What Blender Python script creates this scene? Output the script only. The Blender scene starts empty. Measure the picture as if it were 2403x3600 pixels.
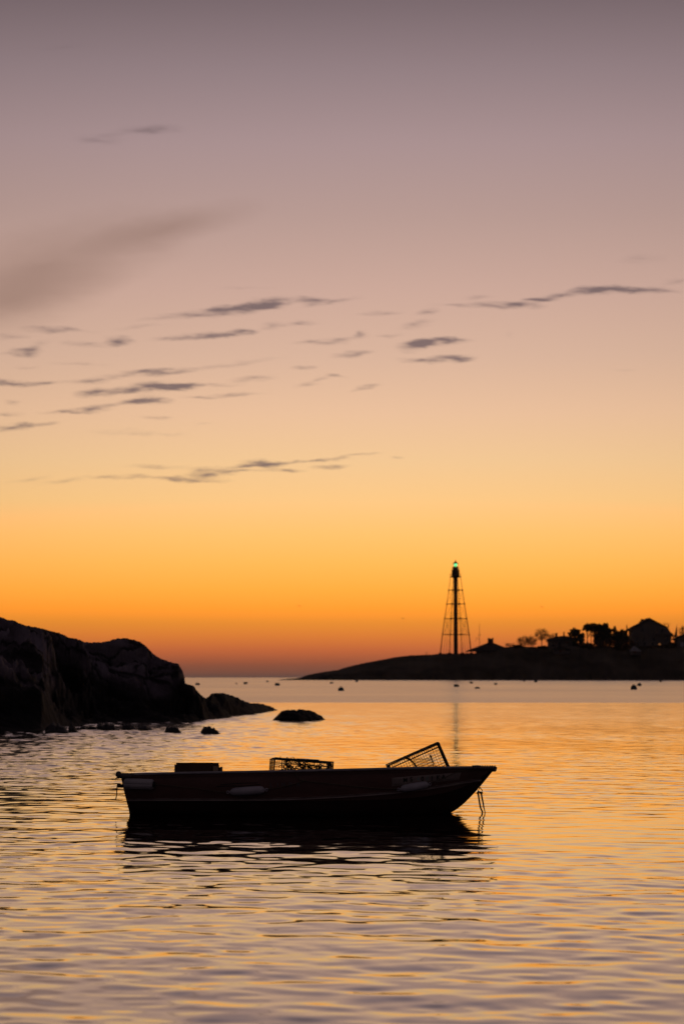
import bpy, math, random
import numpy as np
from mathutils import Vector, Matrix, noise as mn

random.seed(7); rng = np.random.default_rng(7)
S = bpy.context.scene
COL = S.collection
PI = math.pi

# ------------------------------------------------------------------ camera
F = 8500.0                    # focal length in pixels of the 2403 x 3600 frame (85 mm)
CAMH = 1.35
HOR = 2377.0                  # eye level in that frame
PITCH = math.atan((HOR - 1800) / F)
cd = bpy.data.cameras.new('camera'); cam = bpy.data.objects.new('camera', cd); COL.objects.link(cam)
S.camera = cam
cd.sensor_fit = 'VERTICAL'; cd.sensor_height = 36; cd.lens = 36 * F / 3600
cam.location = (0, 0, CAMH); cam.rotation_euler = (PI / 2 + PITCH, 0, 0)
cd.clip_start = .1; cd.clip_end = 40000
cd.dof.use_dof = True; cd.dof.focus_distance = 23.7; cd.dof.aperture_fstop = 4.0
S.render.resolution_x = 683; S.render.resolution_y = 1024
S.view_settings.view_transform = 'Standard'; S.view_settings.look = 'None'
S.view_settings.exposure = 0; S.view_settings.gamma = 1
S.cycles.use_denoising = True
S.cycles.max_bounces = 6; S.cycles.diffuse_bounces = 2; S.cycles.glossy_bounces = 4
S.cycles.caustics_reflective = False; S.cycles.caustics_refractive = False

CT, ST = math.cos(PITCH), math.sin(PITCH)
def ray(px, py):
    a = (px - 1201.5) / F; b = (1800 - py) / F
    return Vector((a, CT - b * ST, ST + b * CT))
def P(px, py, Y):             # the point at depth Y that lies in direction (px, py)
    r = ray(px, py); r *= Y / r.y
    return Vector((r.x, Y, CAMH + r.z))
def uv(px, py):
    r = ray(px, py); return r.x / r.y, r.z / r.y
def proj(x, y, z):            # world -> frame pixels
    z = z - CAMH
    d = y * CT + z * ST; u = -y * ST + z * CT
    return 1201.5 + F * x / d, 1800 - F * u / d

def lin(c):
    return tuple(((v / 255) / 12.92 if v <= 10 else (((v / 255) + .055) / 1.055) ** 2.4) for v in c)

# ------------------------------------------------------------------ world: afterglow sky
W = bpy.data.worlds.new('World'); S.world = W; W.use_nodes = True
W.cycles.sampling_method = 'NONE'
nt = W.node_tree; nt.nodes.clear(); N = nt.nodes; L = nt.links
def node(t, **k):
    n = N.new(t)
    for a, b in k.items():
        setattr(n, a, b)
    return n
def mth(op, a, b=None, c=None, clamp=False):
    n = node('ShaderNodeMath', operation=op, use_clamp=clamp)
    for i, v in enumerate((a, b, c)):
        if v is None: continue
        if isinstance(v, (int, float)): n.inputs[i].default_value = v
        else: L.new(v, n.inputs[i])
    return n.outputs[0]
tc = node('ShaderNodeTexCoord'); sep = node('ShaderNodeSeparateXYZ'); L.new(tc.outputs['Generated'], sep.inputs[0])
sx, sy, sz = sep.outputs
hyp = mth('SQRT', mth('ADD', mth('MULTIPLY', sx, sx), mth('MULTIPLY', sy, sy)))
tane = mth('DIVIDE', sz, mth('MAXIMUM', hyp, .0001))           # tangent of the elevation
ramp = node('ShaderNodeValToRGB')
f0 = mth('DIVIDE', mth('MAXIMUM', tane, 0.0), 1.2, clamp=True)
fr = mth('POWER', f0, .5); L.new(fr, ramp.inputs[0])
SKY = [(2383, (110, 80, 72)), (2372, (122, 82, 70)), (2345, (151, 88, 66)), (2318, (179, 96, 63)), (2285, (205, 108, 61)),
       (2240, (227, 128, 56)), (2190, (241, 146, 52)), (2140, (251, 163, 52)), (2070, (254, 179, 68)), (1980, (255, 191, 90)),
       (1880, (255, 199, 112)), (1760, (253, 204, 136)), (1620, (246, 202, 150)), (1450, (237, 194, 158)),
       (1250, (220, 182, 158)), (1020, (206, 170, 155)), (760, (186, 156, 148)), (500, (171, 146, 146)),
       (250, (149, 129, 132)), (0, (123, 106, 110))]
els = [(max(0, uv(1201, y)[1]), tuple(q * (1 if i or c[0] < 250 else 1.03 if y == 1760 else 1.2) for i, q in enumerate(lin(c)))) for y, c in SKY]   # the red of the glow is brighter than the frame can show
els += [(.34, lin((97, 80, 82))), (.46, lin((76, 62, 64))), (.75, lin((52, 47, 56))), (1.2, lin((42, 40, 50)))]
cr = ramp.color_ramp
while len(cr.elements) < len(els): cr.elements.new(.5)
for e, (v, c) in zip(cr.elements, els):
    e.position = (min(v, 1.2) / 1.2) ** .5
for e, (v, c) in zip(cr.elements, els):
    e.color = (*c, 1)
# falls off away from the glow, dim and blue behind the camera
azc = mth('DIVIDE', sy, mth('MAXIMUM', hyp, .0001))
front = node('ShaderNodeMapRange', interpolation_type='SMOOTHSTEP'); L.new(azc, front.inputs[0])
front.inputs[1].default_value = .2; front.inputs[2].default_value = .97
back = node('ShaderNodeMix', data_type='RGBA'); L.new(front.outputs[0], back.inputs[0])
back.inputs[6].default_value = (.082, .062, .070, 1); L.new(ramp.outputs[0], back.inputs[7])
# clouds, laid out by direction (x/y, z/y)
ys = mth('MAXIMUM', sy, .05)
u_ = mth('DIVIDE', sx, ys); v_ = mth('DIVIDE', sz, ys)
cmb = node('ShaderNodeCombineXYZ'); L.new(u_, cmb.inputs[0]); L.new(v_, cmb.inputs[1])
mp = node('ShaderNodeMapping'); mp.inputs['Scale'].default_value = (55, 190, 1); L.new(cmb.outputs[0], mp.inputs[0])
nz = node('ShaderNodeTexNoise'); nz.inputs['Scale'].default_value = 1; nz.inputs['Detail'].default_value = 5; nz.inputs['Roughness'].default_value = .62
L.new(mp.outputs[0], nz.inputs['Vector'])
sb = node('ShaderNodeVectorMath', operation='SUBTRACT'); L.new(nz.outputs['Color'], sb.inputs[0]); sb.inputs[1].default_value = (.5, .5, .5)
sc_ = node('ShaderNodeVectorMath', operation='MULTIPLY'); L.new(sb.outputs[0], sc_.inputs[0]); sc_.inputs[1].default_value = (.011, .0050, 0)
ad = node('ShaderNodeVectorMath', operation='ADD'); L.new(cmb.outputs[0], ad.inputs[0]); L.new(sc_.outputs[0], ad.inputs[1])
pv = ad.outputs[0]
CL = [(854,1016,80,5,1,.2),(663,1104,120,9,8,.5),(837,1088,95,12,9,.75),(928,1071,62,14,3,.8),(1015,1056,50,8,2,.35),
(1111,1056,40,9,0,.5),(1185,1057,60,8,5,.38),(1102,1075,30,6,0,.3),(489,1152,70,6,3,.25),(178,1156,70,9,-3,.6),(282,1166,50,5,-3,.22),
(50,1181,60,9,0,.28),(423,1197,38,12,0,.7),(315,1208,80,7,-2,.35),(91,1237,42,13,0,.9),(25,1251,30,6,0,.2),(145,1208,30,9,10,.22),
(680,1185,80,8,4,.5),(796,1176,70,8,6,.55),(858,1166,38,9,3,.55),(580,1193,60,4,0,.2),(952,1143,35,11,0,.3),(1053,1135,50,6,0,.38),
(1078,1204,40,7,3,.32),(1161,1202,50,9,0,.4),(1235,1185,38,8,10,.32),(1253,1169,16,6,0,.4),(1243,1243,58,7,3,.7),(282,1280,90,5,0,.22),
(83,1293,40,6,0,.22),(464,1316,105,9,4,.42),(580,1307,80,8,2,.42),(315,1342,60,8,5,.5),(812,1283,140,7,8,.28),(41,1347,80,9,-3,.85),
(170,1345,48,6,0,.45),(1069,1295,35,6,0,.5),(348,1380,62,10,8,.8),(448,1376,42,6,0,.55),(547,1361,80,13,2,1.05),(638,1359,52,9,0,.75),
(746,1353,90,5,-1,.3),(891,1331,60,9,5,.45),(1078,1355,40,6,4,.28),(1123,1332,40,6,15,.32),(1173,1322,36,5,-12,.38),
(464,1415,58,8,5,.65),(531,1407,48,12,0,.85),(319,1438,68,10,4,.7),(216,1451,65,5,0,.42),(688,1395,50,5,-2,.4),(812,1389,90,5,2,.4),
(46,1415,28,7,0,.32),(539,1467,50,6,0,.42),(50,1501,95,9,6,.62),(133,1490,60,6,5,.32),(25,1457,50,6,0,.32),(415,1519,80,9,0,.2),
(531,1527,50,7,0,.16),(622,1527,40,5,0,.16),(721,1490,30,5,5,.16),(547,1641,95,6,-1,.32),(829,1641,135,7,5,.52),(920,1629,58,10,0,.7),
(1078,1617,110,4,2,.6),(1252,1602,60,4,5,.5),(1156,1641,45,6,0,.72),(995,1653,62,6,0,.6),(846,1658,50,4,0,.38),(738,1666,75,9,3,.7),
(705,1689,85,6,0,.5),(564,1678,110,6,-2,.52),(365,1675,42,5,0,.32),(216,1689,85,6,5,.26),(99,1683,70,6,8,.22),
(2122,1019,80,12,0,.95),(2263,1022,82,9,-2,.75),(1973,1040,105,9,9,.65),(1881,1052,40,4,0,.4),(1823,1073,68,8,-2,.68),(1698,1076,82,8,0,.4),
(1574,1075,55,4,0,.24),(1682,1048,42,7,0,.3),(1333,1098,58,6,0,.4),(1503,1098,34,8,5,.48),(1466,1139,46,10,15,.38),(1366,1177,44,6,4,.28),
(1457,1216,52,12,8,.9),(1515,1202,52,11,6,.9),(1599,1195,45,7,-5,.7),(1599,1260,57,10,0,1.1),(1474,1266,55,8,0,.65),(1299,1359,34,7,5,.4),
(1272,1374,36,5,8,.28),(1781,1177,15,8,0,.14),(2255,907,60,14,0,.22),(2380,991,55,8,8,.24),(1391,1604,22,4,0,.28),(2180,1299,45,4,5,.14),
(521,457,95,13,2,.5),(352,490,75,15,-3,.3),(230,168,95,11,5,.16)]
SM = [(600,800,380,75,13,.34),(160,930,620,170,15,.42),(40,1060,460,130,14,.34)]
def cloud_sum(lst, grow):
    acc = None
    for (cx, cy, hw, hh, tl, st) in lst:
        m = node('ShaderNodeMapping', vector_type='TEXTURE')
        U, V = uv(cx, cy)
        m.inputs['Location'].default_value = (U, V, 0); m.inputs['Rotation'].default_value = (0, 0, math.radians(tl))
        m.inputs['Scale'].default_value = (hw * grow / F, hh * grow * (1.15 if grow > 1 else 1) / F, 1)
        L.new(pv, m.inputs[0])
        g = node('ShaderNodeTexGradient', gradient_type='SPHERICAL'); L.new(m.outputs[0], g.inputs[0])
        acc = mth('MULTIPLY_ADD', g.outputs['Fac'], st ** .72, acc if acc is not None else 0.0)
    return acc
dens = mth('MULTIPLY', cloud_sum(CL, 1.85), 1.0)
smud = cloud_sum(SM, 1.0)
# a fine breakup so the streaks are wispy
mp2 = node('ShaderNodeMapping'); mp2.inputs['Scale'].default_value = (120, 620, 1); mp2.inputs['Rotation'].default_value = (0, 0, .1); L.new(cmb.outputs[0], mp2.inputs[0])
nz2 = node('ShaderNodeTexNoise'); nz2.inputs['Scale'].default_value = 1; nz2.inputs['Detail'].default_value = 3; L.new(mp2.outputs[0], nz2.inputs['Vector'])
brk = node('ShaderNodeMapRange'); L.new(nz2.outputs['Fac'], brk.inputs[0]); brk.inputs[1].default_value = .3; brk.inputs[2].default_value = .7; brk.inputs[3].default_value = .5; brk.inputs[4].default_value = 1.15
dd = mth('MULTIPLY', dens, brk.outputs[0])
dsm = node('ShaderNodeMapRange', interpolation_type='SMOOTHSTEP'); L.new(dd, dsm.inputs[0]); dsm.inputs[1].default_value = .02; dsm.inputs[2].default_value = .88; dsm.inputs[4].default_value = .88
du = mth('SUBTRACT', u_, .015)
fall = mth('MAXIMUM', mth('SUBTRACT', 1.0, mth('MULTIPLY', mth('MULTIPLY', du, du), 3.6)), .55)
cc = node('ShaderNodeMix', data_type='RGBA'); L.new(dsm.outputs[0], cc.inputs[0]); L.new(back.outputs[2], cc.inputs[6])
cc.inputs[7].default_value = (*lin((113, 96, 98)), 1)
smf = mth('MULTIPLY', smud, .95, clamp=True)
cs = node('ShaderNodeMix', data_type='RGBA'); L.new(smf, cs.inputs[0]); L.new(cc.outputs[2], cs.inputs[6]); cs.inputs[7].default_value = (*lin((148, 118, 106)), 1)
bg = node('ShaderNodeBackground'); L.new(cs.outputs[2], bg.inputs[0]); L.new(fall, bg.inputs[1])
wo = node('ShaderNodeOutputWorld'); L.new(bg.outputs[0], wo.inputs[0])

# ------------------------------------------------------------------ helpers
def link(o): COL.objects.link(o); return o
def tag(o, label=None, cat=None, group=None, kind=None):
    if label: o['label'] = label
    if cat: o['category'] = cat
    if group: o['group'] = group
    if kind: o['kind'] = kind
    return o
def empty(name, loc=(0, 0, 0), rot=(0, 0, 0)):
    o = bpy.data.objects.new(name, None); o.location = loc; o.rotation_euler = rot; o.empty_display_size = .1
    return link(o)
class MB:
    def __init__(s): s.v = []; s.f = []; s.sm = []
    def add(s, vs, fs, smooth=False):
        b = len(s.v); s.v += [tuple(v) for v in vs]; s.f += [tuple(i + b for i in f) for f in fs]; s.sm += [smooth] * len(fs); return s
    def box(s, c, size, rz=0, ry=0, taper=1):
        hx, hy, hz = [q / 2 for q in size]; m = Matrix.Rotation(rz, 3, 'Z') @ Matrix.Rotation(ry, 3, 'Y'); vs = []
        for z in (-hz, hz):
            k = taper if z > 0 else 1
            for x, y in ((-hx, -hy), (hx, -hy), (hx, hy), (-hx, hy)): vs.append(Vector(c) + m @ Vector((x * k, y * k, z)))
        return s.add(vs, [(0, 3, 2, 1), (4, 5, 6, 7), (0, 1, 5, 4), (1, 2, 6, 5), (2, 3, 7, 6), (3, 0, 4, 7)])
    def tube(s, pts, r, n=6, cap=True, smooth=True):
        pts = [Vector(p) for p in pts]; rs = r if isinstance(r, (list, tuple)) else [r] * len(pts); vs = []; fs = []
        for i, p in enumerate(pts):
            t = (pts[min(i + 1, len(pts) - 1)] - pts[max(i - 1, 0)])
            t = t.normalized() if t.length > 1e-9 else Vector((0, 0, 1))
            a = Vector((0, 0, 1)) if abs(t.z) < .9 else Vector((1, 0, 0))
            u = t.cross(a).normalized(); w = t.cross(u)
            for k in range(n):
                an = 2 * PI * k / n + PI / n; vs.append(p + (u * math.cos(an) + w * math.sin(an)) * rs[i])
        for i in range(len(pts) - 1):
            for k in range(n):
                k2 = (k + 1) % n; fs.append((i * n + k, i * n + k2, (i + 1) * n + k2, (i + 1) * n + k))
        if cap: fs.append(tuple(range(n - 1, -1, -1))); fs.append(tuple((len(pts) - 1) * n + k for k in range(n)))
        return s.add(vs, fs, smooth)
    def lathe(s, prof, c=(0, 0, 0), n=16, smooth=True, axis='Z'):
        vs = []; fs = []
        for r, z in prof:
            for k in range(n):
                a = 2 * PI * k / n
                p = (r * math.cos(a), r * math.sin(a), z)
                if axis == 'X': p = (p[2], p[0], p[1])
                vs.append(Vector(c) + Vector(p))
        for i in range(len(prof) - 1):
            for k in range(n):
                k2 = (k + 1) % n; fs.append((i * n + k, i * n + k2, (i + 1) * n + k2, (i + 1) * n + k))
        fs.append(tuple(range(n - 1, -1, -1))); fs.append(tuple((len(prof) - 1) * n + k for k in range(n)))
        return s.add(vs, fs, smooth)
    def prism(s, poly, y0, y1):          # polygon in (x, z), extruded along y
        n = len(poly); vs = [(x, y0, z) for x, z in poly] + [(x, y1, z) for x, z in poly]
        return s.add(vs, [tuple(range(n)), tuple(range(2 * n - 1, n - 1, -1))] + [(i, i + n, (i + 1) % n + n, (i + 1) % n) for i in range(n)])
    def build(s, name, mat, parent=None, loc=None, rot=None):
        me = bpy.data.meshes.new(name); me.from_pydata(s.v, [], s.f); me.polygons.foreach_set('use_smooth', s.sm)
        me.materials.append(mat); me.update()
        o = link(bpy.data.objects.new(name, me))
        if parent: o.parent = parent
        if loc is not None: o.location = loc
        if rot is not None: o.rotation_euler = rot
        return o
def np_mesh(name, v, f, mat, smooth=True):
    me = bpy.data.meshes.new(name); nv, nf = len(v), len(f)
    me.vertices.add(nv); me.vertices.foreach_set('co', np.ascontiguousarray(v, dtype=np.float32).ravel())
    me.loops.add(nf * 4); me.loops.foreach_set('vertex_index', np.ascontiguousarray(f, dtype=np.int32).ravel())
    me.polygons.add(nf); me.polygons.foreach_set('loop_start', np.arange(0, nf * 4, 4, dtype=np.int32))
    me.polygons.foreach_set('use_smooth', np.full(nf, smooth)); me.update(calc_edges=True); me.validate()
    me.materials.append(mat); return link(bpy.data.objects.new(name, me))
def grid_faces(nr, nc, wrap=False):
    i, j = np.meshgrid(np.arange(nr - 1), np.arange(nc if wrap else nc - 1), indexing='ij')
    j2 = (j + 1) % nc
    return np.stack([i * nc + j, i * nc + j2, (i + 1) * nc + j2, (i + 1) * nc + j], -1).reshape(-1, 4)
def fbm(x, y, z=0., oct=4, rough=.5, seed=0):
    s = 0; a = 1; f = 1
    for _ in range(oct):
        s += a * mn.noise(Vector((x * f + seed * 7.3, y * f - seed * 3.1, z * f + seed))); a *= rough; f *= 2.03
    return s
def interp(x, pts):
    return float(np.interp(x, [p[0] for p in pts], [p[1] for p in pts]))

def mat(name, col, col2=None, rough=.7, scale=6, bump=.0, bscale=40, spec=.3, metal=0, stretch=(1, 1, 1), detail=6, coords='Object'):
    m = bpy.data.materials.new(name); m.use_nodes = True; t = m.node_tree; b = t.nodes['Principled BSDF']
    b.inputs['Roughness'].default_value = rough; b.inputs['Specular IOR Level'].default_value = spec; b.inputs['Metallic'].default_value = metal
    tc = t.nodes.new('ShaderNodeTexCoord'); mp = t.nodes.new('ShaderNodeMapping'); mp.inputs['Scale'].default_value = stretch
    t.links.new(tc.outputs[coords], mp.inputs[0])
    n = t.nodes.new('ShaderNodeTexNoise'); n.inputs['Scale'].default_value = scale; n.inputs['Detail'].default_value = detail; t.links.new(mp.outputs[0], n.inputs['Vector'])
    r = t.nodes.new('ShaderNodeValToRGB'); r.color_ramp.elements[0].position = .35; r.color_ramp.elements[1].position = .65
    r.color_ramp.elements[0].color = (*col, 1); r.color_ramp.elements[1].color = (*(col2 or tuple(min(1, c * 1.35) for c in col)), 1)
    t.links.new(n.outputs['Fac'], r.inputs[0]); t.links.new(r.outputs[0], b.inputs['Base Color'])
    if bump:
        n2 = t.nodes.new('ShaderNodeTexNoise'); n2.inputs['Scale'].default_value = bscale; n2.inputs['Detail'].default_value = 6; t.links.new(mp.outputs[0], n2.inputs['Vector'])
        bp = t.nodes.new('ShaderNodeBump'); bp.inputs['Strength'].default_value = bump; bp.inputs['Distance'].default_value = .02
        t.links.new(n2.outputs['Fac'], bp.inputs['Height']); t.links.new(bp.outputs[0], b.inputs['Normal'])
    return m
def emis(name, col, st):
    m = bpy.data.materials.new(name); m.use_nodes = True; b = m.node_tree.nodes['Principled BSDF']
    b.inputs['Base Color'].default_value = (*col, 1); b.inputs['Emission Color'].default_value = (*col, 1); b.inputs['Emission Strength'].default_value = st
    return m
M_ROCK = mat('granite', (.10, .085, .075), (.30, .27, .27), .85, .35, .9, 2.2, .2, stretch=(1, 1, 2.2), detail=9)
def rock_mat():
    m = mat('headland_granite', (.018, .014, .014), (.26, .215, .27), .8, .42, 1.0, 1.6, .25, stretch=(.7, .35, 1.6), detail=10)  # lavender second colour puts sky highlights on the ledges into the albedo
    t = m.node_tree; b = t.nodes['Principled BSDF']
    for nd in t.nodes:
        if nd.type == 'MAPPING': nd.vector_type = 'TEXTURE'; nd.inputs['Rotation'].default_value = (0, math.radians(10), math.radians(-48)); nd.inputs['Scale'].default_value = (4.5, 1.0, .8)
        if nd.type == 'VALTORGB': nd.color_ramp.elements[0].position = .42; nd.color_ramp.elements[1].position = .62
    src = b.inputs['Base Color'].links[0].from_socket
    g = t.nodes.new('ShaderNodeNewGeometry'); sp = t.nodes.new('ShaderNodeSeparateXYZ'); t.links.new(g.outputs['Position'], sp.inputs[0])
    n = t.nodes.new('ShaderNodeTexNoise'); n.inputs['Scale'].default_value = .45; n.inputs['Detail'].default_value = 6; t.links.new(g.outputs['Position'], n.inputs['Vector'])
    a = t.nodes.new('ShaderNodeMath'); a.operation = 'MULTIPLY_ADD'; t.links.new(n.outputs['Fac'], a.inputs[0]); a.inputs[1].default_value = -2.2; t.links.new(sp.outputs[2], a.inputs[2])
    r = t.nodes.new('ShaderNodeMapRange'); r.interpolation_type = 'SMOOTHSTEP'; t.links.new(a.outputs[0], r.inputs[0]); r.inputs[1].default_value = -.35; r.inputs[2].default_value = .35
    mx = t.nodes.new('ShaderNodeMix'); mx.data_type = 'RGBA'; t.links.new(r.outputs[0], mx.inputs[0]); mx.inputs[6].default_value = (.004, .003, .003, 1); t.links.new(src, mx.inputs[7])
    mpx = [q for q in t.nodes if q.type == 'MAPPING'][0]
    vo = t.nodes.new('ShaderNodeTexVoronoi'); vo.feature = 'DISTANCE_TO_EDGE'; vo.inputs['Scale'].default_value = .9
    wn = t.nodes.new('ShaderNodeTexNoise'); wn.inputs['Scale'].default_value = 2; wn.inputs['Detail'].default_value = 4; t.links.new(mpx.outputs[0], wn.inputs['Vector'])
    wa = t.nodes.new('ShaderNodeVectorMath'); wa.operation = 'MULTIPLY_ADD'; t.links.new(wn.outputs['Color'], wa.inputs[0]); wa.inputs[1].default_value = (.5, .5, .5); t.links.new(mpx.outputs[0], wa.inputs[2]); t.links.new(wa.outputs[0], vo.inputs['Vector'])
    ck = t.nodes.new('ShaderNodeMapRange'); t.links.new(vo.outputs['Distance'], ck.inputs[0]); ck.inputs[1].default_value = .01; ck.inputs[2].default_value = .10; ck.inputs[3].default_value = .08
    mc = t.nodes.new('ShaderNodeMix'); mc.data_type = 'RGBA'; mc.blend_type = 'MULTIPLY'; mc.inputs[0].default_value = 1; t.links.new(mx.outputs[2], mc.inputs[6]); t.links.new(ck.outputs[0], mc.inputs[7])
    t.links.new(mc.outputs[2], b.inputs['Base Color'])
    for nd in t.nodes:
        if nd.type == 'BUMP': nd.inputs['Distance'].default_value = .25
    return m
M_HEAD = rock_mat()
M_WET = mat('wet_rock', (.012, .011, .009), (.035, .03, .025), .6, 2, .6, 8, .4)
M_LAND = mat('turf_and_rock', (.05, .045, .035), (.13, .11, .09), .95, .08, .5, .5, .1)
M_IRON = mat('painted_iron', (.06, .035, .03), (.1, .06, .05), .6, 2, .1, 8)
M_SHING = mat('shingle_roof', (.05, .045, .045), (.09, .08, .08), .9, 1.5, .3, 5, .1)
M_SIDING = mat('weathered_siding', (.16, .14, .13), (.22, .2, .19), .85, 1, .2, 4, .2, stretch=(1, 1, 6))
M_PALE = mat('pale_roof', (.4, .4, .44), (.5, .5, .55), .8, 1)
M_BRICK = mat('chimney_brick', (.14, .06, .045), (.22, .1, .07), .9, 6, .3, 12)
M_GLASS = mat('window_glass', (.02, .022, .03), (.03, .03, .04), .1, 2, spec=.6)
M_BARK = mat('bark', (.06, .045, .035), (.12, .09, .07), .9, 4, .4, 12)
M_LEAF = mat('evergreen_leaf', (.025, .04, .02), (.06, .08, .035), .8, 1.2)
M_SHRUB = mat('winter_shrub', (.07, .05, .035), (.11, .08, .06), .9, 1)
M_HULL = mat('red_hull_paint', (.14, .07, .06), (.19, .095, .082), .42, 3, .15, 30, .4, stretch=(1, 1, 3))
M_BOTTOM = mat('bottom_paint', (.03, .015, .015), (.05, .025, .02), .6, 5, .2, 20)
M_INNER = mat('hull_inside', (.18, .16, .14), (.26, .23, .2), .7, 6, .2, 20)
M_RAIL = mat('grey_rail', (.4, .38, .42), (.55, .53, .56), .45, 8, .1, 40, .4)
M_TRIM = mat('dull_trim', (.34, .27, .26), (.46, .38, .36), .5, 8, .1, 40)
M_PLATE = mat('plate_board', (.34, .27, .25), (.42, .34, .31), .6, 12, .1, 40)
M_INK = mat('black_letter', (.012, .012, .012), (.02, .02, .02), .5)
M_GINK = mat('grey_letter', (.28, .33, .32), (.33, .38, .37), .5)
M_FINK = mat('faded_letter', (.13, .13, .14), (.17, .17, .18), .5, 20)
M_FEND = mat('white_vinyl', (.42, .40, .46), (.6, .57, .63), .45, 5, .1, 30, .4)
M_FEND2 = mat('grey_vinyl', (.42, .40, .43), (.55, .52, .55), .5, 6, .1, 30, .4)
M_ROPE = mat('old_rope', (.16, .12, .09), (.25, .2, .15), .9, 60, .6, 300)
M_WEED = mat('weedy_rope', (.035, .035, .02), (.07, .06, .035), .8, 30, .8, 120)
M_WIRE = mat('coated_wire', (.03, .03, .028), (.06, .055, .05), .5, 20)
M_NET = mat('trap_netting', (.09, .075, .05), (.15, .12, .08), .9, 40)
M_FOUL = mat('dried_seaweed', (.03, .028, .015), (.06, .05, .03), .9, 20)
M_WOOD = mat('crate_wood', (.09, .055, .04), (.15, .09, .06), .8, 4, .3, 30, stretch=(1, 1, .2))
M_WOODL = mat('pale_crate_wood', (.42, .31, .22), (.52, .4, .29), .8, 4, .3, 30, stretch=(1, 1, .2))
M_CANV = mat('worn_canvas', (.14, .13, .13), (.22, .2, .2), .9, 15, .6, 60)
M_BUOY = mat('buoy_plastic', (.06, .10, .11), (.10, .15, .16), .5, 3)
M_BAND = mat('buoy_band', (.03, .05, .10), (.04, .07, .13), .5, 3)

# ------------------------------------------------------------------ water
def water_mat():
    m = bpy.data.materials.new('sea_water'); m.use_nodes = True; t = m.node_tree; b = t.nodes['Principled BSDF']; nn = t.nodes.new; lk = t.links.new
    b.inputs['Base Color'].default_value = (.006, .007, .008, 1); b.inputs['IOR'].default_value = 1.38
    b.inputs['Specular IOR Level'].default_value = .9
    g = nn('ShaderNodeNewGeometry'); ln = nn('ShaderNodeVectorMath'); ln.operation = 'LENGTH'; lk(g.outputs['Position'], ln.inputs[0])
    # wind line: rippled water beyond about 125 m, edge wandering a little
    n0 = nn('ShaderNodeTexNoise'); n0.inputs['Scale'].default_value = .02; n0.inputs['Detail'].default_value = 2; lk(g.outputs['Position'], n0.inputs['Vector'])
    a0 = nn('ShaderNodeMath'); a0.operation = 'MULTIPLY_ADD'; lk(n0.outputs['Fac'], a0.inputs[0]); a0.inputs[1].default_value = 8; lk(ln.outputs['Value'], a0.inputs[2])
    def mr(x, a, b_, c, d, st='LINEAR'):
        r = nn('ShaderNodeMapRange'); r.interpolation_type = st; lk(x, r.inputs[0])
        for i, v in enumerate((a, b_, c, d)): r.inputs[i + 1].default_value = v
        return r.outputs[0]
    near = mr(ln.outputs['Value'], 14, 80, .03, .13)
    wind = mr(a0.outputs[0], 125, 131, 0, 1, 'SMOOTHSTEP')
    # streaks of livelier and calmer water in the wind area
    mp = nn('ShaderNodeMapping'); mp.inputs['Scale'].default_value = (.02, .012, 1); lk(g.outputs['Position'], mp.inputs[0])
    n1 = nn('ShaderNodeTexNoise'); n1.inputs['Scale'].default_value = 1; n1.inputs['Detail'].default_value = 4; lk(mp.outputs[0], n1.inputs['Vector'])
    wr = mr(n1.outputs['Fac'], .35, .65, .22, .26)
    mx = nn('ShaderNodeMix'); mx.data_type = 'FLOAT'; lk(wind, mx.inputs[0]); lk(near, mx.inputs[2]); lk(wr, mx.inputs[3])
    lk(mx.outputs[0], b.inputs['Roughness'])
    # small ripples finer than the mesh
    n2 = nn('ShaderNodeTexNoise'); n2.inputs['Scale'].default_value = 2.2; n2.inputs['Detail'].default_value = 3; lk(g.outputs['Position'], n2.inputs['Vector'])
    s2 = nn('ShaderNodeVectorMath'); s2.operation = 'SUBTRACT'; lk(n2.outputs['Color'], s2.inputs[0]); s2.inputs[1].default_value = (.5, .5, .5)
    amp = mr(ln.outputs['Value'], 12, 80, .015, .06)
    s3 = nn('ShaderNodeVectorMath'); s3.operation = 'SCALE'; lk(s2.outputs[0], s3.inputs[0]); lk(amp, s3.inputs['Scale'])
    s4 = nn('ShaderNodeVectorMath'); s4.operation = 'MULTIPLY'; lk(s3.outputs[0], s4.inputs[0]); s4.inputs[1].default_value = (1, 1, 0)
    s5 = nn('ShaderNodeVectorMath'); s5.operation = 'ADD'; lk(g.outputs['Normal'], s5.inputs[0]); lk(s4.outputs[0], s5.inputs[1])
    s6 = nn('ShaderNodeVectorMath'); s6.operation = 'NORMALIZE'; lk(s5.outputs[0], s6.inputs[0]); lk(s6.outputs[0], b.inputs['Normal'])
    gl = nn('ShaderNodeBsdfGlossy'); gl.inputs['Color'].default_value = (1, .93, .86, 1); lk(mx.outputs[0], gl.inputs['Roughness']); lk(s6.outputs[0], gl.inputs['Normal'])  # extra warm mirror layer, added to brighten the water beyond its own reflection
    ms = nn('ShaderNodeMixShader'); lk(mr(ln.outputs['Value'], 14, 60, .16, .5), ms.inputs[0]); gl.distribution = 'MULTI_GGX'; b.distribution = 'MULTI_GGX'; lk(b.outputs[0], ms.inputs[1]); lk(gl.outputs[0], ms.inputs[2]); lk(ms.outputs[0], t.nodes['Material Output'].inputs['Surface'])
    return m
REFF = 7.4e6
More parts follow.
